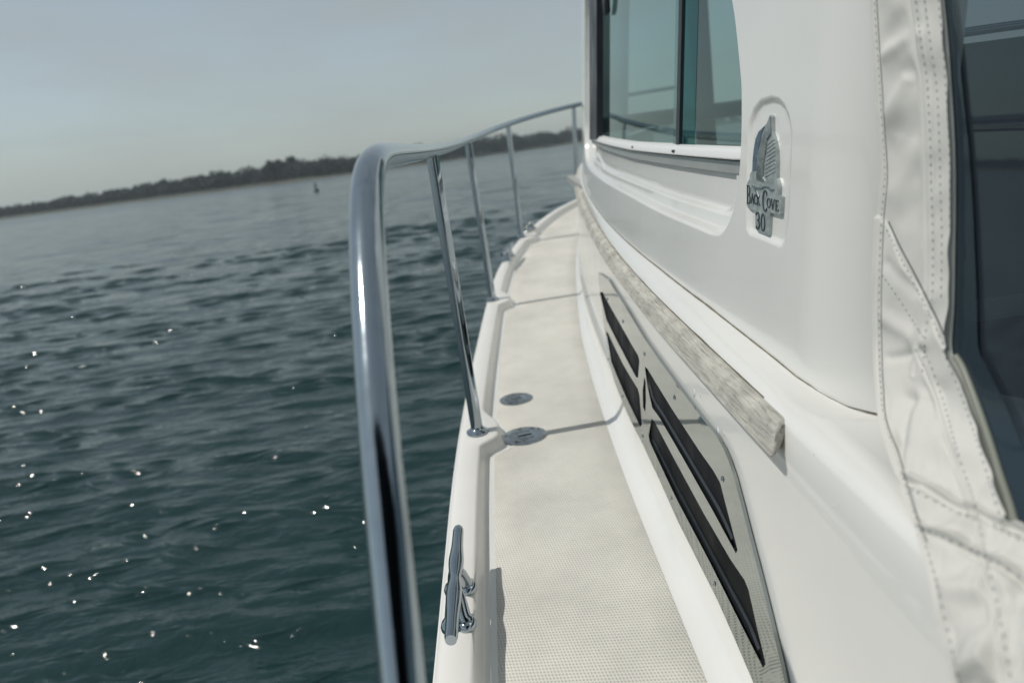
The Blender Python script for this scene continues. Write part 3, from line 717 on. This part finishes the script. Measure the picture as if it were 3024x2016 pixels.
# ---- polished vent grille on the lower side
vent = bpy.data.objects.new('vent_grille', None); link(vent, boat)
def sp(P):
    out = []
    for u, v in P:
        q = on_side(u, v); out.append((q.y, q.z))
    return out
PO = [(1772, 804), (1803, 824), (1857, 908), (1915, 1003), (1972, 1082), (2027, 1156), (2070, 1212), (2099, 1248), (2128, 1282), (2149, 1318), (2165, 1355), (2182, 1405), (2206, 1495), (2231, 1592), (2257, 1690), (2281, 1785), (2308, 1895), (2336, 2016), (2352, 2085), (2350, 2150), (2325, 2180), (2295, 2110), (2242, 2016), (2186, 1888), (2132, 1769), (2070, 1648), (2010, 1531), (1958, 1416), (1906, 1308), (1872, 1243), (1844, 1182), (1820, 1120), (1803, 1056), (1791, 970), (1777, 860)]
POs = sp(PO)
S1 = [(1778, 862), (1786, 862), (1838, 955), (1893, 1050), (1897, 1062), (1893, 1112), (1887, 1110), (1845, 1032), (1797, 940)]
S2 = [(1796, 975), (1803, 985), (1850, 1080), (1892, 1148), (1897, 1165), (1904, 1250), (1900, 1256), (1855, 1165), (1812, 1065)]
S3 = [(1914, 1082), (1922, 1090), (2000, 1215), (2078, 1332), (2120, 1390), (2140, 1425), (2165, 1520), (2192, 1622), (2188, 1628), (2120, 1505), (2030, 1350), (1960, 1232), (1936, 1200), (1922, 1140)]
S4 = [(1934, 1236), (1942, 1244), (2010, 1370), (2090, 1515), (2170, 1650), (2213, 1712), (2225, 1740), (2250, 1850), (2276, 1958), (2270, 1965), (2205, 1840), (2110, 1655), (2010, 1470), (1928, 1300), (1925, 1285)]
S5 = [(1912, 1112), (1916, 1125), (1917, 1180), (1915, 1215), (1908, 1200), (1907, 1150)]  # dark sliver of a reflection on the plate, built as a slot
SL = [contour(sp(s), -.0016) if s is not S5 else sp(s) for s in (S1, S2, S3, S4, S5)]
smo = lambda y: .0
def vx(y, z): return side_x(y, z)-.0065
ex = [(y, z) for y in np.arange(.6, 2.2, .03) for z in np.arange(.03, .5, .025) if inpoly((y, z), POs) and all(not inpoly((y, z), s) for s in SL)]
slab('vent_plate', [densify(POs, .02)]+[densify(s, .02) for s in SL], vx, .0045, PLATE, vent, ex)
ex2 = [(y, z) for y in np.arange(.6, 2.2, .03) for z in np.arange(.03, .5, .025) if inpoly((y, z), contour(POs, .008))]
slab('vent_shade_backing', [densify(contour(POs, .004), .02)], lambda y, z: side_x(y, z)-.0018, .0012, DARK, vent, ex2)  # near-black sheet stands in for the shaded depth behind the slots
# louver blades standing inside each opening
LOUV = mat('louver', (.022, .028, .034), .45, noise_amt=.4, noise_scale=60)
for s in SL[2:4]:
    ys = [p[0] for p in s]; 
    for kk in (0.24,):
        parts = []; pv = []
        for y in np.linspace(min(ys)+.03, max(ys)-.03, 18):
            zs = []
            n = len(s)
            for i in range(n):
                a, b = s[i], s[(i+1) % n]
                if (a[0]-y)*(b[0]-y) < 0: zs.append(a[1]+(b[1]-a[1])*(y-a[0])/(b[0]-a[0]))
            if len(zs) >= 2: pv.append((y, min(zs)+(max(zs)-min(zs))*kk))
        if len(pv) > 2:
            rings = [[Vector((side_x(y, z)-.0056, y, z-.0022)), Vector((side_x(y, z)-.0050, y, z-.0026)), Vector((side_x(y, z)-.0020, y, z+.0004)), Vector((side_x(y, z)-.0026, y, z+.0008))] for y, z in pv]
            loft('louver_blade', rings, LOUV, vent, closed=True, smooth=False)
def screw(p, nrm, r, parent, M=STEEL2):
    bm = bmesh.new(); q = nrm.to_track_quat('Z', 'Y').to_matrix().to_4x4(); q.translation = p
    prof = [(1, 0), (.98, .12), (.8, .3), (.5, .4)]; n = 14; rg = [[bm.verts.new(q @ Vector((math.cos(6.2832*k/n)*r*a, math.sin(6.2832*k/n)*r*a, r*h))) for k in range(n)] for a, h in prof]
    for i in range(len(rg)-1):
        for k in range(n): bm.faces.new((rg[i][k], rg[i][(k+1) % n], rg[i+1][(k+1) % n], rg[i+1][k]))
    c = [bm.verts.new(q @ Vector((math.cos(6.2832*k/n)*r*.42, math.sin(6.2832*k/n)*r*.42, r*.15))) for k in range(n)]
    for k in range(n): bm.faces.new((rg[-1][k], rg[-1][(k+1) % n], c[(k+1) % n], c[k]))
    bm.faces.new(c); return bobj('screw', bm, M, parent, False)
for u, v in [(1801, 882), (1848, 948), (1913, 1044), (2003, 1172), (2148, 1412), (1803, 1060), (1847, 1170), (1907, 1287), (1994, 1470), (2124, 1722), (1908, 1245)]:
    p = on_side(u, v)
    screw(Vector((vx(p.y, p.z)-.0002, p.y, p.z)), Vector((-1, 0, .08)), .0045, vent)

# ---- weathered teak rubbing strip
rings = []
TY = np.concatenate([[.792, .795], np.arange(.80, 4.6, .02)])
for y in TY:
    s = sheer(y); c = float(c1(y)); j = .0010*noise.noise(Vector((y*6, 0, 0))); taper = 1-.25*smoothstep(2, 4, y)
    e = .004 if y < .794 else (.0015 if y < .797 else 0)
    zl, zt_ = s+.364+e, s+.3945-e; pr = (.0150-e)*taper
    xl = .268+c; xt = .279+c
    rings.append([Vector((xl+.006, y, zl)), Vector((xl-pr*.72, y, zl+.001)), Vector((xl-pr*.9, y, zl+.004)), Vector((xt-pr*1.18+j, y, zt_-.012)), Vector((xt-pr*1.12+j, y, zt_-.0075)), Vector((xt-pr*.95, y, zt_-.004)), Vector((xt-pr*.2, y, zt_+.0010)), Vector((xt+.010, y, zt_+.0015))])
# the aft end is cut on a slant
for r in rings:
    for p in r: p.y -= .036*max(0, min(1, (.281-p.x)/.026))*max(0, min(1, (.92-p.y)/.125))
o = loft('teak_rub_strip', rings, TEAK, boat, closed=True)
bm = bmesh.new(); bm.from_mesh(o.data); bm.verts.ensure_lookup_table(); bm.faces.new([bm.verts[i] for i in range(8)]); bmesh.ops.recalc_face_normals(bm, faces=bm.faces)
bm.to_mesh(o.data); bm.free(); sharp_auto(o, 28)
P = [Vector((.279+float(c1(y))+.004, y, sheer(y)+.3975)) for y in np.arange(.86, 3.4, .02)]
tube('bedding_line', P, [.0008+.0012*max(0, noise.noise(Vector((p.y*11, 2, 0)))) for p in P], CAULK, boat, 6)

# ---- drops of water standing on the gelcoat
DROP = bpy.data.materials.new('water_drop'); DROP.use_nodes = True; _b = DROP.node_tree.nodes['Principled BSDF']
_b.inputs['Base Color'].default_value = (.62, .64, .63, 1); _b.inputs['Roughness'].default_value = .03; _b.inputs['Coat Weight'].default_value = 1
for (u, v, r) in [(2050, 1160, .0055), (2068, 1166, .003), (2120, 1272, .005), (2138, 1280, .0028), (2182, 1372, .0015), (2404, 1340, .0016), (2462, 1492, .0018), (2148, 1374, .0014)]:
    h = side_bvh.ray_cast(Vector((0, 0, EYE)), ray(u, v).normalized()); nn = h[1] if h[1].x < 0 else -h[1]
    q = nn.to_track_quat('Z', 'Y').to_matrix().to_4x4(); q.translation = h[0]; bm = bmesh.new(); bmesh.ops.create_uvsphere(bm, u_segments=14, v_segments=8, radius=r)
    for w in bm.verts: w.co = q @ Vector((w.co.x*1.2, w.co.y*(1+.3*math.sin(u)), w.co.z*.28))
    bobj('water_drop', bm, DROP, boat)

# ---- bow rail
rail = bpy.data.objects.new('bow_rail', None); link(rail, boat)
R_T = .0145
path = [(-.086, .17, .03), (-.090, .30, .232), (-.0945, .419, .412), (-.098, .474, .488), (-.1015, .530, .557), (-.105, .606, .637), (-.107, .664, .686), (-.1085, .722, .7165), (-.1105, .80, .7285), (-.1135, .92, .7315), (-.118, 1.3, .7345), (-.122, 1.79, .7400), (-.106, 2.4, .752), (-.070, 3.155, .778), (.012, 3.9, .818), (.135, 4.49, .860), (.35, 5.1, .912), (.635, 5.62, .962), (1.1, 6.15, 1.01), (1.7, 6.5, 1.04)]
pth = catmull(path, 12)
for _ in range(60): pth = [pth[0]]+[pth[i]*.5+(pth[i-1]+pth[i+1])*.25 for i in range(1, len(pth)-1)]+[pth[-1]]
tube('top_rail', pth, R_T, RAILM, rail, 40)
RT = [(-.122, 1.785, .7400), (-.070, 3.15, .778), (.133, 4.47, .859), (.635, 5.62, .962)]
LEAN = .055
RB = [(-.111, 1.782), (-.056, 3.148), (.131, 4.465), (.598, 5.635)]
for (tx, ty, tz), (bx, by) in zip(RT, RB):
    st = bpy.data.objects.new('stanchion', None); link(st, rail); zb_ = float(ztoe(by))
    b = Vector((bx, by, zb_+.004)); tpt = Vector((tx, ty, tz-.012))
    tube('pole', [b, b.lerp(tpt, .33), b.lerp(tpt, .66), tpt], .0145, STEEL, st, 28)
    dr = (tpt-b).normalized()
    V_, F_ = tube_vf([Vector((bx, by, zb_+.0005)), Vector((bx, by, zb_+.0035)), Vector((bx, by, zb_+.0055)), Vector((bx, by, zb_+.010)), Vector((bx, by, zb_+.013))], [.027, .0268, .024, .0175, .0155], 28)
    V_ = [Vector((bx+(v.x-bx)*(1 if v.z > zb_+.008 else 1), by+(v.y-by)*1.25, v.z)) for v in V_]
    o = obj('base_flange', V_, F_, STEEL, st); sharp_auto(o, 50)
    for q in (0, 2.1, 4.2): screw(Vector((bx+.0205*math.cos(q), by+.026*math.sin(q), zb_+.0045)), Vector((0, 0, 1)), .0032, st)

# ---- mooring cleats
def cleat(cx, cy, L, rot, parent):
    c = bpy.data.objects.new('cleat', None); link(c, parent); z0 = float(ztoe(cy))
    c.location = (cx, cy, z0); c.rotation_euler = (math.atan(.019*cy), 0, rot)
    hz = .052; s = L/.30
    ys = np.linspace(-.152, .152, 41); r = [.0092+.0030*math.exp(-((abs(y)-.045)/.038)**2)+.0012*math.exp(-(y/.02)**2)*-1 for y in ys]; r[0] *= .86; r[-1] *= .86
    tube('horn', [Vector((0, y*s, hz-.10*(y*y)*0+.004*math.cos(y*20)*0)) for y in ys], r, STEEL, c, 24)
    for fy in (-.047, .047):
        for sx in (-1, 1):
            P = catmull([(sx*.003, fy*.55*s, hz-.004), (sx*.006, fy*.75*s, hz-.018), (sx*.009, fy*.95*s, .014), (sx*.012, fy*1.02*s, .006)], 6)
            tube('leg', P, [.0085+.0035*k/(len(P)-1) for k in range(len(P))], STEEL, c, 16)
            V_, F_ = tube_vf([Vector((sx*.012, fy*1.02*s, .0)), Vector((sx*.012, fy*1.02*s, .004)), Vector((sx*.012, fy*1.02*s, .010)), Vector((sx*.012, fy*1.02*s, .0125))], [.0145, .0148, .0125, .008], 20)
            V_ = [Vector((v.x, fy*1.02*s+(v.y-fy*1.02*s)*1.3, v.z)) for v in V_]
            o = obj('foot', V_, F_, STEEL, c); sharp_auto(o, 50)
            o = screw(Vector((sx*.0125, fy*1.02*s, .0117)), Vector((sx*.2, 0, 1)), .0058, c)
    return c
cleat(-.132, 1.068, .30, .0, boat)
cleat(float(gun(3.95))+.027, 3.93, .26, -.24, boat)
# fairlead chock further forward
ch = bpy.data.objects.new('fairlead_chock', None); link(ch, boat); yc = 4.62; ch.location = (float(gun(yc))+.025, yc, float(ztoe(yc))); ch.rotation_euler = (.08, 0, -.42)
obj('base', *box_vf((0, 0, .005), .03, .14, .010), STEEL2, ch)
for sy in (-1, 1): tube('horn', catmull([(0, sy*.06, .008), (0, sy*.055, .032), (0, sy*.02, .042), (0, sy*.010, .036)], 6), .007, STEEL2, ch, 12)

# ---- deck fill caps
def cap(cx, cy, r, parent):
    z0 = float(zdeck(cy))+.0017; sl_ = .019*cy
    c = bpy.data.objects.new('deck_fill_cap', None); link(c, parent); c.location = (cx, cy, z0); c.rotation_euler = (math.atan(sl_), 0, .25)
    o = obj('flange', *tube_vf([(0, 0, 0), (0, 0, .0022), (0, 0, .0032), (0, 0, .0034), (0, 0, .0018), (0, 0, .0030)], [r, r*.99, r*.95, r*.70, r*.685, r*.66], 40), STEEL2, c); sharp_auto(o, 30)
    o = obj('key_slot', *box_vf((0, 0, .0034), r*.62, r*.09, .0016), INK, c)
    for q in (1.0, 1.6, 2.2, 4.0, 4.7, 5.3): obj('lid_mark', *box_vf((r*.42*math.cos(q), r*.42*math.sin(q), .0033), .002, r*.2, .0009, Matrix.Rotation(q, 3, 'Z')), INK, c, False)
    for q in (.5, 1.57, 2.64, 3.7, 5.7): screw(Vector((r*.84*math.cos(q), r*.84*math.sin(q), .0030)), Vector((0, 0, 1)), r*.085, c)
cap(-.009, 2.066, .047, boat)
cap(.001, 1.798, .056, boat)

# ---- canvas curtain with clear vinyl window
cur = bpy.data.objects.new('canvas_curtain', None); link(cur, boat)
def Xc(y, z):   # fall of the canvas: down the house corner, over the ledge, out and aft along the coaming
    z = np.asarray(z, float)
    zk = [-.5, .10, .30, .34, .365, .385, .40, .412, .425, .45, .48, .55, .62, 1.0, 2]
    xk = [.246, .247, .250, .253, .257, .263, .272, .287, .312, .345, .362, .374, .384, .414, .49]
    zz = np.linspace(-.5, 2, 1001); xx = np.interp(zz, zk, xk); xx = np.convolve(np.pad(xx, 6, mode='edge'), np.ones(13)/13, 'valid')
    return np.interp(z, zz, xx)+0*np.asarray(y, float)
left = [(2558, -160), (2575, 0), (2584, 130), (2592, 260), (2600, 390), (2607, 520), (2596, 640), (2590, 760), (2590, 900), (2593, 1040), (2597, 1140), (2602, 1240), (2628, 1340), (2660, 1430), (2692, 1520), (2725, 1610), (2760, 1720), (2792, 1860), (2830, 2016), (2870, 2200)]
rightE = [(2770, -160), (2784, 0), (2797, 130), (2806, 260), (2814, 390), (2818, 520), (2818, 640), (2816, 760), (2814, 900), (2808, 1030), (2832, 1090), (2868, 1180), (2905, 1290), (2940, 1400), (2980, 1530), (3000, 1566), (3110, 1600), (3210, 1640), (3260, 1720), (3280, 1960), (3290, 2280)]
def resamp(P, n):
    Q = catmull([(a, b, 0) for a, b in P], 10); L = [0]
    for i in range(1, len(Q)): L.append(L[-1]+(Q[i]-Q[i-1]).length)
    t = np.linspace(0, L[-1], n); return np.interp(t, L, [q.x for q in Q]), np.interp(t, L, [q.y for q in Q])
def Lx(v, P):
    Q = catmull([(a, b, 0) for a, b in P], 6); return np.interp(v, [q.y for q in Q], [q.x for q in Q])
lower_top = [(2625, 655), (2660, 730), (2700, 805), (2738, 880), (2770, 945), (2803, 1022), (2812, 1035)]      # edge of the overlapping diagonal flap
fold1 = [(2683, 1418), (2760, 1455), (2830, 1492), (2890, 1512), (2960, 1545), (3080, 1600)]
fold2 = [(2728, 1566), (2800, 1598), (2870, 1628), (2915, 1650), (3000, 1700), (3100, 1770)]
seamv = [(2686, -160), (2700, 0), (2716, 130), (2734, 250), (2742, 400), (2746, 560), (2750, 700), (2748, 880), (2732, 960), (2724, 1050), (2718, 1110)]
seamv2 = [(2724, 1040), (2748, 1090), (2785, 1200), (2815, 1310), (2850, 1420), (2878, 1505), (2905, 1640), (2930, 1740), (2950, 1840), (2975, 1980), (2995, 2120)]
bind = [(2572, -160), (2589, 0), (2597, 130), (2606, 260), (2614, 390), (2621, 520), (2611, 640), (2606, 760), (2603, 900), (2605, 1040), (2609, 1140), (2618, 1240), (2655, 1340), (2676, 1415), (2705, 1510), (2738, 1600), (2772, 1712), (2804, 1852), (2842, 2008), (2880, 2200)]
edge2 = [(2722, -160), (2735, 0), (2752, 130), (2762, 300), (2767, 500), (2770, 700), (2770, 880)]
def lined(u, v, line):
    return dist_line(u, v, line)
vv = np.linspace(-150, 2190, 560); ns = 150
LU = Lx(vv, left); RU = Lx(vv, rightE)
U = LU[:, None]+(RU-LU)[:, None]*np.linspace(0, 1, ns)[None]; Vg = np.repeat(vv[:, None], ns, 1)
Vg = Vg+ (U-LU[:, None])*0
# relief of the cloth in metres (towards the outside)
def fbm(x, y, o):
    out = np.empty(x.shape); xf, yf = x.ravel(), y.ravel(); of = out.ravel()
    for i in range(len(xf)): of[i] = noise.noise(Vector((xf[i], yf[i], o)))
    return out
H_ = np.zeros_like(U)
sgn = sdf(U, Vg, [(2500, 640)]+[(2606, 640)]+lower_top+[(2900, 1080), (3400, 2400), (2500, 2400)])
H_ += .0022*(1-smoothstep(-3, 3, sgn))                         # lower layer lies over the upper one
dB = dist_line(U, Vg, bind); H_ += -.0022*np.exp(-(dB/2.6)**2); H_ += -.0008*smoothstep(0, 6, np.where(U < Lx(Vg, bind), dB, 0))
for L, w, hgt in ((seamv, 3.0, -.0010), (seamv2, 3.2, -.0011), (edge2, 2.5, -.0005)):
    dd = dist_line(U, Vg, L); H_ += hgt*np.exp(-(dd/w)**2)+.0006*np.exp(-((dd-9)/7)**2)
for L in (fold1, fold2):
    dd = dist_line(U, Vg, L); below = Vg > np.interp(U, [p[0] for p in L], [p[1] for p in L])
    H_ += .0050*np.exp(-(dd/10)**2)*(~below)+(.0030*np.exp(-(dd/6)**2)-.0030*np.exp(-((dd-14)/11)**2))*below
W1 = fbm(U*.008+Vg*.0052, Vg*.0075-U*.003, 1.)+.25*fbm(U*.018+Vg*.010, Vg*.010, 4.)+.06*fbm(U*.05, Vg*.018, 8.)
main = smoothstep(2, 30, U-Lx(Vg, bind))*smoothstep(0, 22, np.minimum(dist_line(U, Vg, seamv), dist_line(U, Vg, seamv2)))
ampw = .0042*(1+.8*smoothstep(1000, 1500, Vg))
H_ += W1*ampw*(.22+.78*main)
# tight little puckers along the seams
H_ += .0006*np.sin(Vg*.16+2*W1)*np.exp(-(np.minimum(dist_line(U, Vg, fold1), dist_line(U, Vg, fold2))/40)**2)
# a few marked drag folds
for (a0, b0), (a1, b1), w, hg in [((2600, 420), (2690, 240), 22, .0050), ((2605, 170), (2720, 100), 22, .0035), ((2700, 1190), (2650, 1370), 24, -.0060), ((2740, 1180), (2690, 1400), 26, .0045), ((2610, 930), (2740, 1010), 24, .0038), ((2650, 1060), (2740, 1040), 16, -.0030), ((2720, 860), (2640, 780), 18, -.0022), ((2800, 1740), (2900, 1760), 30, .0045), ((2850, 1890), (2950, 1850), 30, -.0028), ((2840, 1980), (2960, 1950), 34, .0055), ((2990, 1760), (2960, 2000), 30, .004)]:
    H_ += main*.9*hg*np.exp(-(dist_line(U, Vg, [(a0, b0), (a1, b1)])/w)**2)
cache = {}
def cpoint(u, v, off=0.): 
    p = surf(u, v, Xc); return p
nr = len(vv); PX = np.zeros((nr, ns, 3))
tt = np.linspace(.3, 1.6, 900)
for i in range(nr):
    D = np.array([list(ray(U[i, j], Vg[i, j])) for j in range(0, ns)]); X = tt[None]*D[:, :1]; Y = tt[None]*D[:, 1:2]; Z = EYE+tt[None]*D[:, 2:3]
    g = X-Xc(Y, Z); k = np.argmax(g >= 0, axis=1); k = np.clip(k, 1, len(tt)-1); r_ = np.arange(ns); g0, g1 = g[r_, k-1], g[r_, k]
    t = tt[k-1]+(tt[1]-tt[0])*(-g0/(g1-g0)); PX[i] = D*t[:, None]+np.array([0, 0, EYE])
# push the relief out along the surface normal
e1 = np.gradient(PX, axis=0); e2 = np.gradient(PX, axis=1); N = np.cross(e1, e2); N /= np.linalg.norm(N, axis=2)[..., None]; N *= np.where(N[..., :1] > 0, -1, 1)
PC = PX+N*(H_[..., None]+.004)
back = PX+N*(-.001)
V = PC.reshape(-1, 3); idx = np.arange(nr*ns).reshape(nr, ns); q = np.stack([idx[:-1, :-1], idx[:-1, 1:], idx[1:, 1:], idx[1:, :-1]], -1).reshape(-1, 4)
Vb = back[:, [0, -1]]
allV = list(V)+list(back.reshape(-1, 3)[0::1][idx[:, 0]])+list(back.reshape(-1, 3)[idx[:, -1]])
n0 = len(V); Fq = [tuple(t[::-1]) for t in q]
for i in range(nr-1):
    Fq.append((idx[i, 0], idx[i+1, 0], n0+i+1, n0+i)); Fq.append((idx[i, -1], n0+nr+i, n0+nr+i+1, idx[i+1, -1]))
canvas = obj('canvas_panel', allV, Fq, CANV, cur)
cv_bvh = BVHTree.FromPolygons([Vector(v) for v in allV[:n0]], [tuple(t) for t in q])
def on_canvas(u, v, lift):
    d = ray(u, v).normalized(); h = cv_bvh.ray_cast(Vector((0, 0, EYE)), d)
    if not h[0]: return None
    nn = h[1] if h[1].x < 0 else -h[1]
    return h[0]+nn*lift, nn
def stitches(lines, gap=.0074, ln=.0023):
    parts = []
    for L in lines:
        pts3 = []
        Q = catmull([(a, b, 0) for a, b in L], 14)
        for q_ in Q:
            r = on_canvas(q_.x, q_.y, .0003)
            if r: pts3.append(r)
        if len(pts3) < 3: continue
        acc = 0
        for (a, na), (b, nb) in zip(pts3, pts3[1:]):
            L_ = (b-a).length
            if L_ > .08: acc = 0; continue
            while acc < L_:
                p = a.lerp(b, acc/L_); d = (b-a).normalized(); n = na; s_ = d.cross(n).normalized()
                R = Matrix((d, s_, d.cross(s_))).transposed(); parts.append(box_vf(p, ln, .0008, .0006, R)); acc += gap
            acc -= L_
    return merge(parts)
off = lambda L, dx, dy=0: [(a+dx, b+dy) for a, b in L]
SLN = [off(seamv, 5), off(seamv2, 6), off(bind, -7), off(seamv[:8], 32), off(rightE[:9], -12), off(rightE[9:], -22, 6), off(lower_top, -4, 26), [(2608, 815), (2660, 890), (2720, 985), (2730, 1000)], off(fold1, 0, 18), off(fold2, -2, -8), off(fold2, 0, 12)[:0] or off(fold1, 4, 26)]
st_o = obj('stitching', *stitches([l for l in SLN if len(l) > 1]), THREAD, cur, False); st_o['kind'] = 'stuff'
# gap shadow drawn as dark cords along the binding and flap edges
def cord(name, L, r, M, lift=.0008, k=14, i0=0):
    P = []
    for q_ in catmull([(a, b, 0) for a, b in L], k):
        h = on_canvas(q_.x, q_.y, lift)
        if h and (not P or (h[0]-P[-1]).length < .1): P.append(h[0])
    if len(P) > 2: return tube(name, P, r, M, cur, 8)
cord('binding_shadow', bind[:16], .0005, GAP, .0)
cord('flap_shadow', lower_top, .0007, GAP, .0002)
# clear vinyl
vg = lambda y, z: Xc(y, z)+.006
VL = []
for v_ in np.linspace(-200, 2100, 60): VL.append((float(Lx(v_, rightE))-14, v_))
rings = []
for u_, v_ in VL:
    p = surf(u_, v_, Xc); p.x += .005; row = []
    for k in range(16):
        y = p.y-(p.y+1.9)*k/15
        row.append(Vector((float(Xc(max(y, .3), p.z))+.005+.004*math.sin(k*.9+p.z*4)*min(1, k/3), y, p.z-.10*(p.y-y))))
    rings.append(row)
face_out(loft('vinyl_window', rings, VINYL, cur))
# welt strip: doubled border of the vinyl and olive piping
HEM = glass_mat('vinyl_border', (.35, .42, .45), rough=.08, ior=1.4, base=(.035, .052, .070), mixf=.55)
rings = []
for v_ in np.linspace(-150, 1575, 60):
    e_ = float(Lx(v_, rightE)); wd = float(np.interp(v_, [-150, 300, 900, 1400, 1700], [24, 36, 70, 110, 120])); row = []
    for k in range(4):
        p = surf(e_-8+wd*k/3, v_, Xc); p.x += .0025; row.append(p)
    rings.append(row)
face_out(loft('vinyl_border', rings, HEM, cur))
P = [surf(u, v, lambda y, z: Xc(y, z)+.001) for u, v in [(2822, 1052), (2845, 1090), (2880, 1180), (2918, 1290), (2952, 1400), (2985, 1500), (2999, 1560)]]
tube('piping', catmull(P, 6), .0028, PIPE, cur, 12)

# ---- what stands behind the vinyl: the dim cockpit
cock = thing('cockpit_seat', 'dark cushioned cockpit seat dimly seen behind the clear vinyl curtain', 'seat', (1.05, .55, -.1))
NAVY = mat('navy_cushion', (.022, .03, .045), .6, noise_amt=.2)
def rbox(name, c, s, M, parent, r=.03):
    bm = bmesh.new(); bmesh.ops.create_cube(bm, size=1)
    for v in bm.verts: v.co = Vector((v.co.x*s[0], v.co.y*s[1], v.co.z*s[2]))+Vector(c)
    bmesh.ops.bevel(bm, geom=bm.edges[:], offset=r, segments=3, affect='EDGES'); o = bobj(name, bm, M, parent); return o
rbox('seat', (0, 0, .42), (.5, 1.1, .14), NAVY, cock); rbox('backrest', (0, .48, .66), (.5, .12, .40), NAVY, cock); rbox('seat_base', (0, 0, .2), (.46, 1.0, .30), LOUV, cock)
ADDED_CLOTH = mat('added_awning_navy', (.018, .026, .042), .85, noise_amt=.15)
rings = []
for y in np.linspace(-.12, -2.8, 12):
    t_ = (y+1.46)/1.34; rings.append([Vector((x, y, 1.98-.10*t_*t_-.10*((x-1.3)/1.4)**2)) for x in np.linspace(-.48, 2.8, 12)])
lo_ = [[v-Vector((0, 0, .012)) for v in r[::-1]] for r in rings]
awn = bpy.data.objects.new('added_awning', None); link(awn, boat)  # unseen awning, added so that the near rail reflects something dark
loft('added_awning_cloth', [a+b for a, b in zip(rings, lo_)], ADDED_CLOTH, awn, closed=True)
for y_ in (-.16, -1.45, -2.75): tube('added_awning_bow', catmull([(-.22, y_*.6-.5, .06), (-.30, y_, 1.2), (-.44, y_, 1.76), (0, y_, 1.87), (1.3, y_, 1.95), (2.6, y_, 1.87), (2.8, y_, 1.2), (2.8, y_*.6-.5, .1)], 8), .011, STEEL, awn, 12)
wall('added_aft_curtain', [(-.15, -2.75, .12), (2.8, -2.75, .12), (2.8, -2.75, 1.86), (-.15, -2.75, 1.86)], ADDED_CLOTH, .01)  # unseen panel added astern to darken what the stanchions reflect
wall('cockpit_floor', [(.40, -.8, -.15), (.40, 1.0, -.15), (2.5, 1.0, -.15), (2.5, -.8, -.15)], DARK)
wall('cockpit_coaming', [(2.5, -.8, -.2), (2.5, 1.0, -.2), (2.5, 1.0, .66), (2.5, -.8, .62)], DARK)
wall('cockpit_liner', [(.30, -.8, -.2), (.30, .85, -.2), (.30, .85, .34), (.30, -.8, .30)], DARK, -.02)
wall('cabin_rear_wall', [(.50, 1.0, -.2), (2.5, 1.0, -.2), (2.5, 1.0, .775), (.50, 1.0, .775)], LOUV)
ck = tube('grab_rail', [Vector((.55, .975, .786)), Vector((.62, .975, .787)), Vector((.95, .975, .788)), Vector((1.5, .975, .79))], .0055, STEEL, boat, 12)
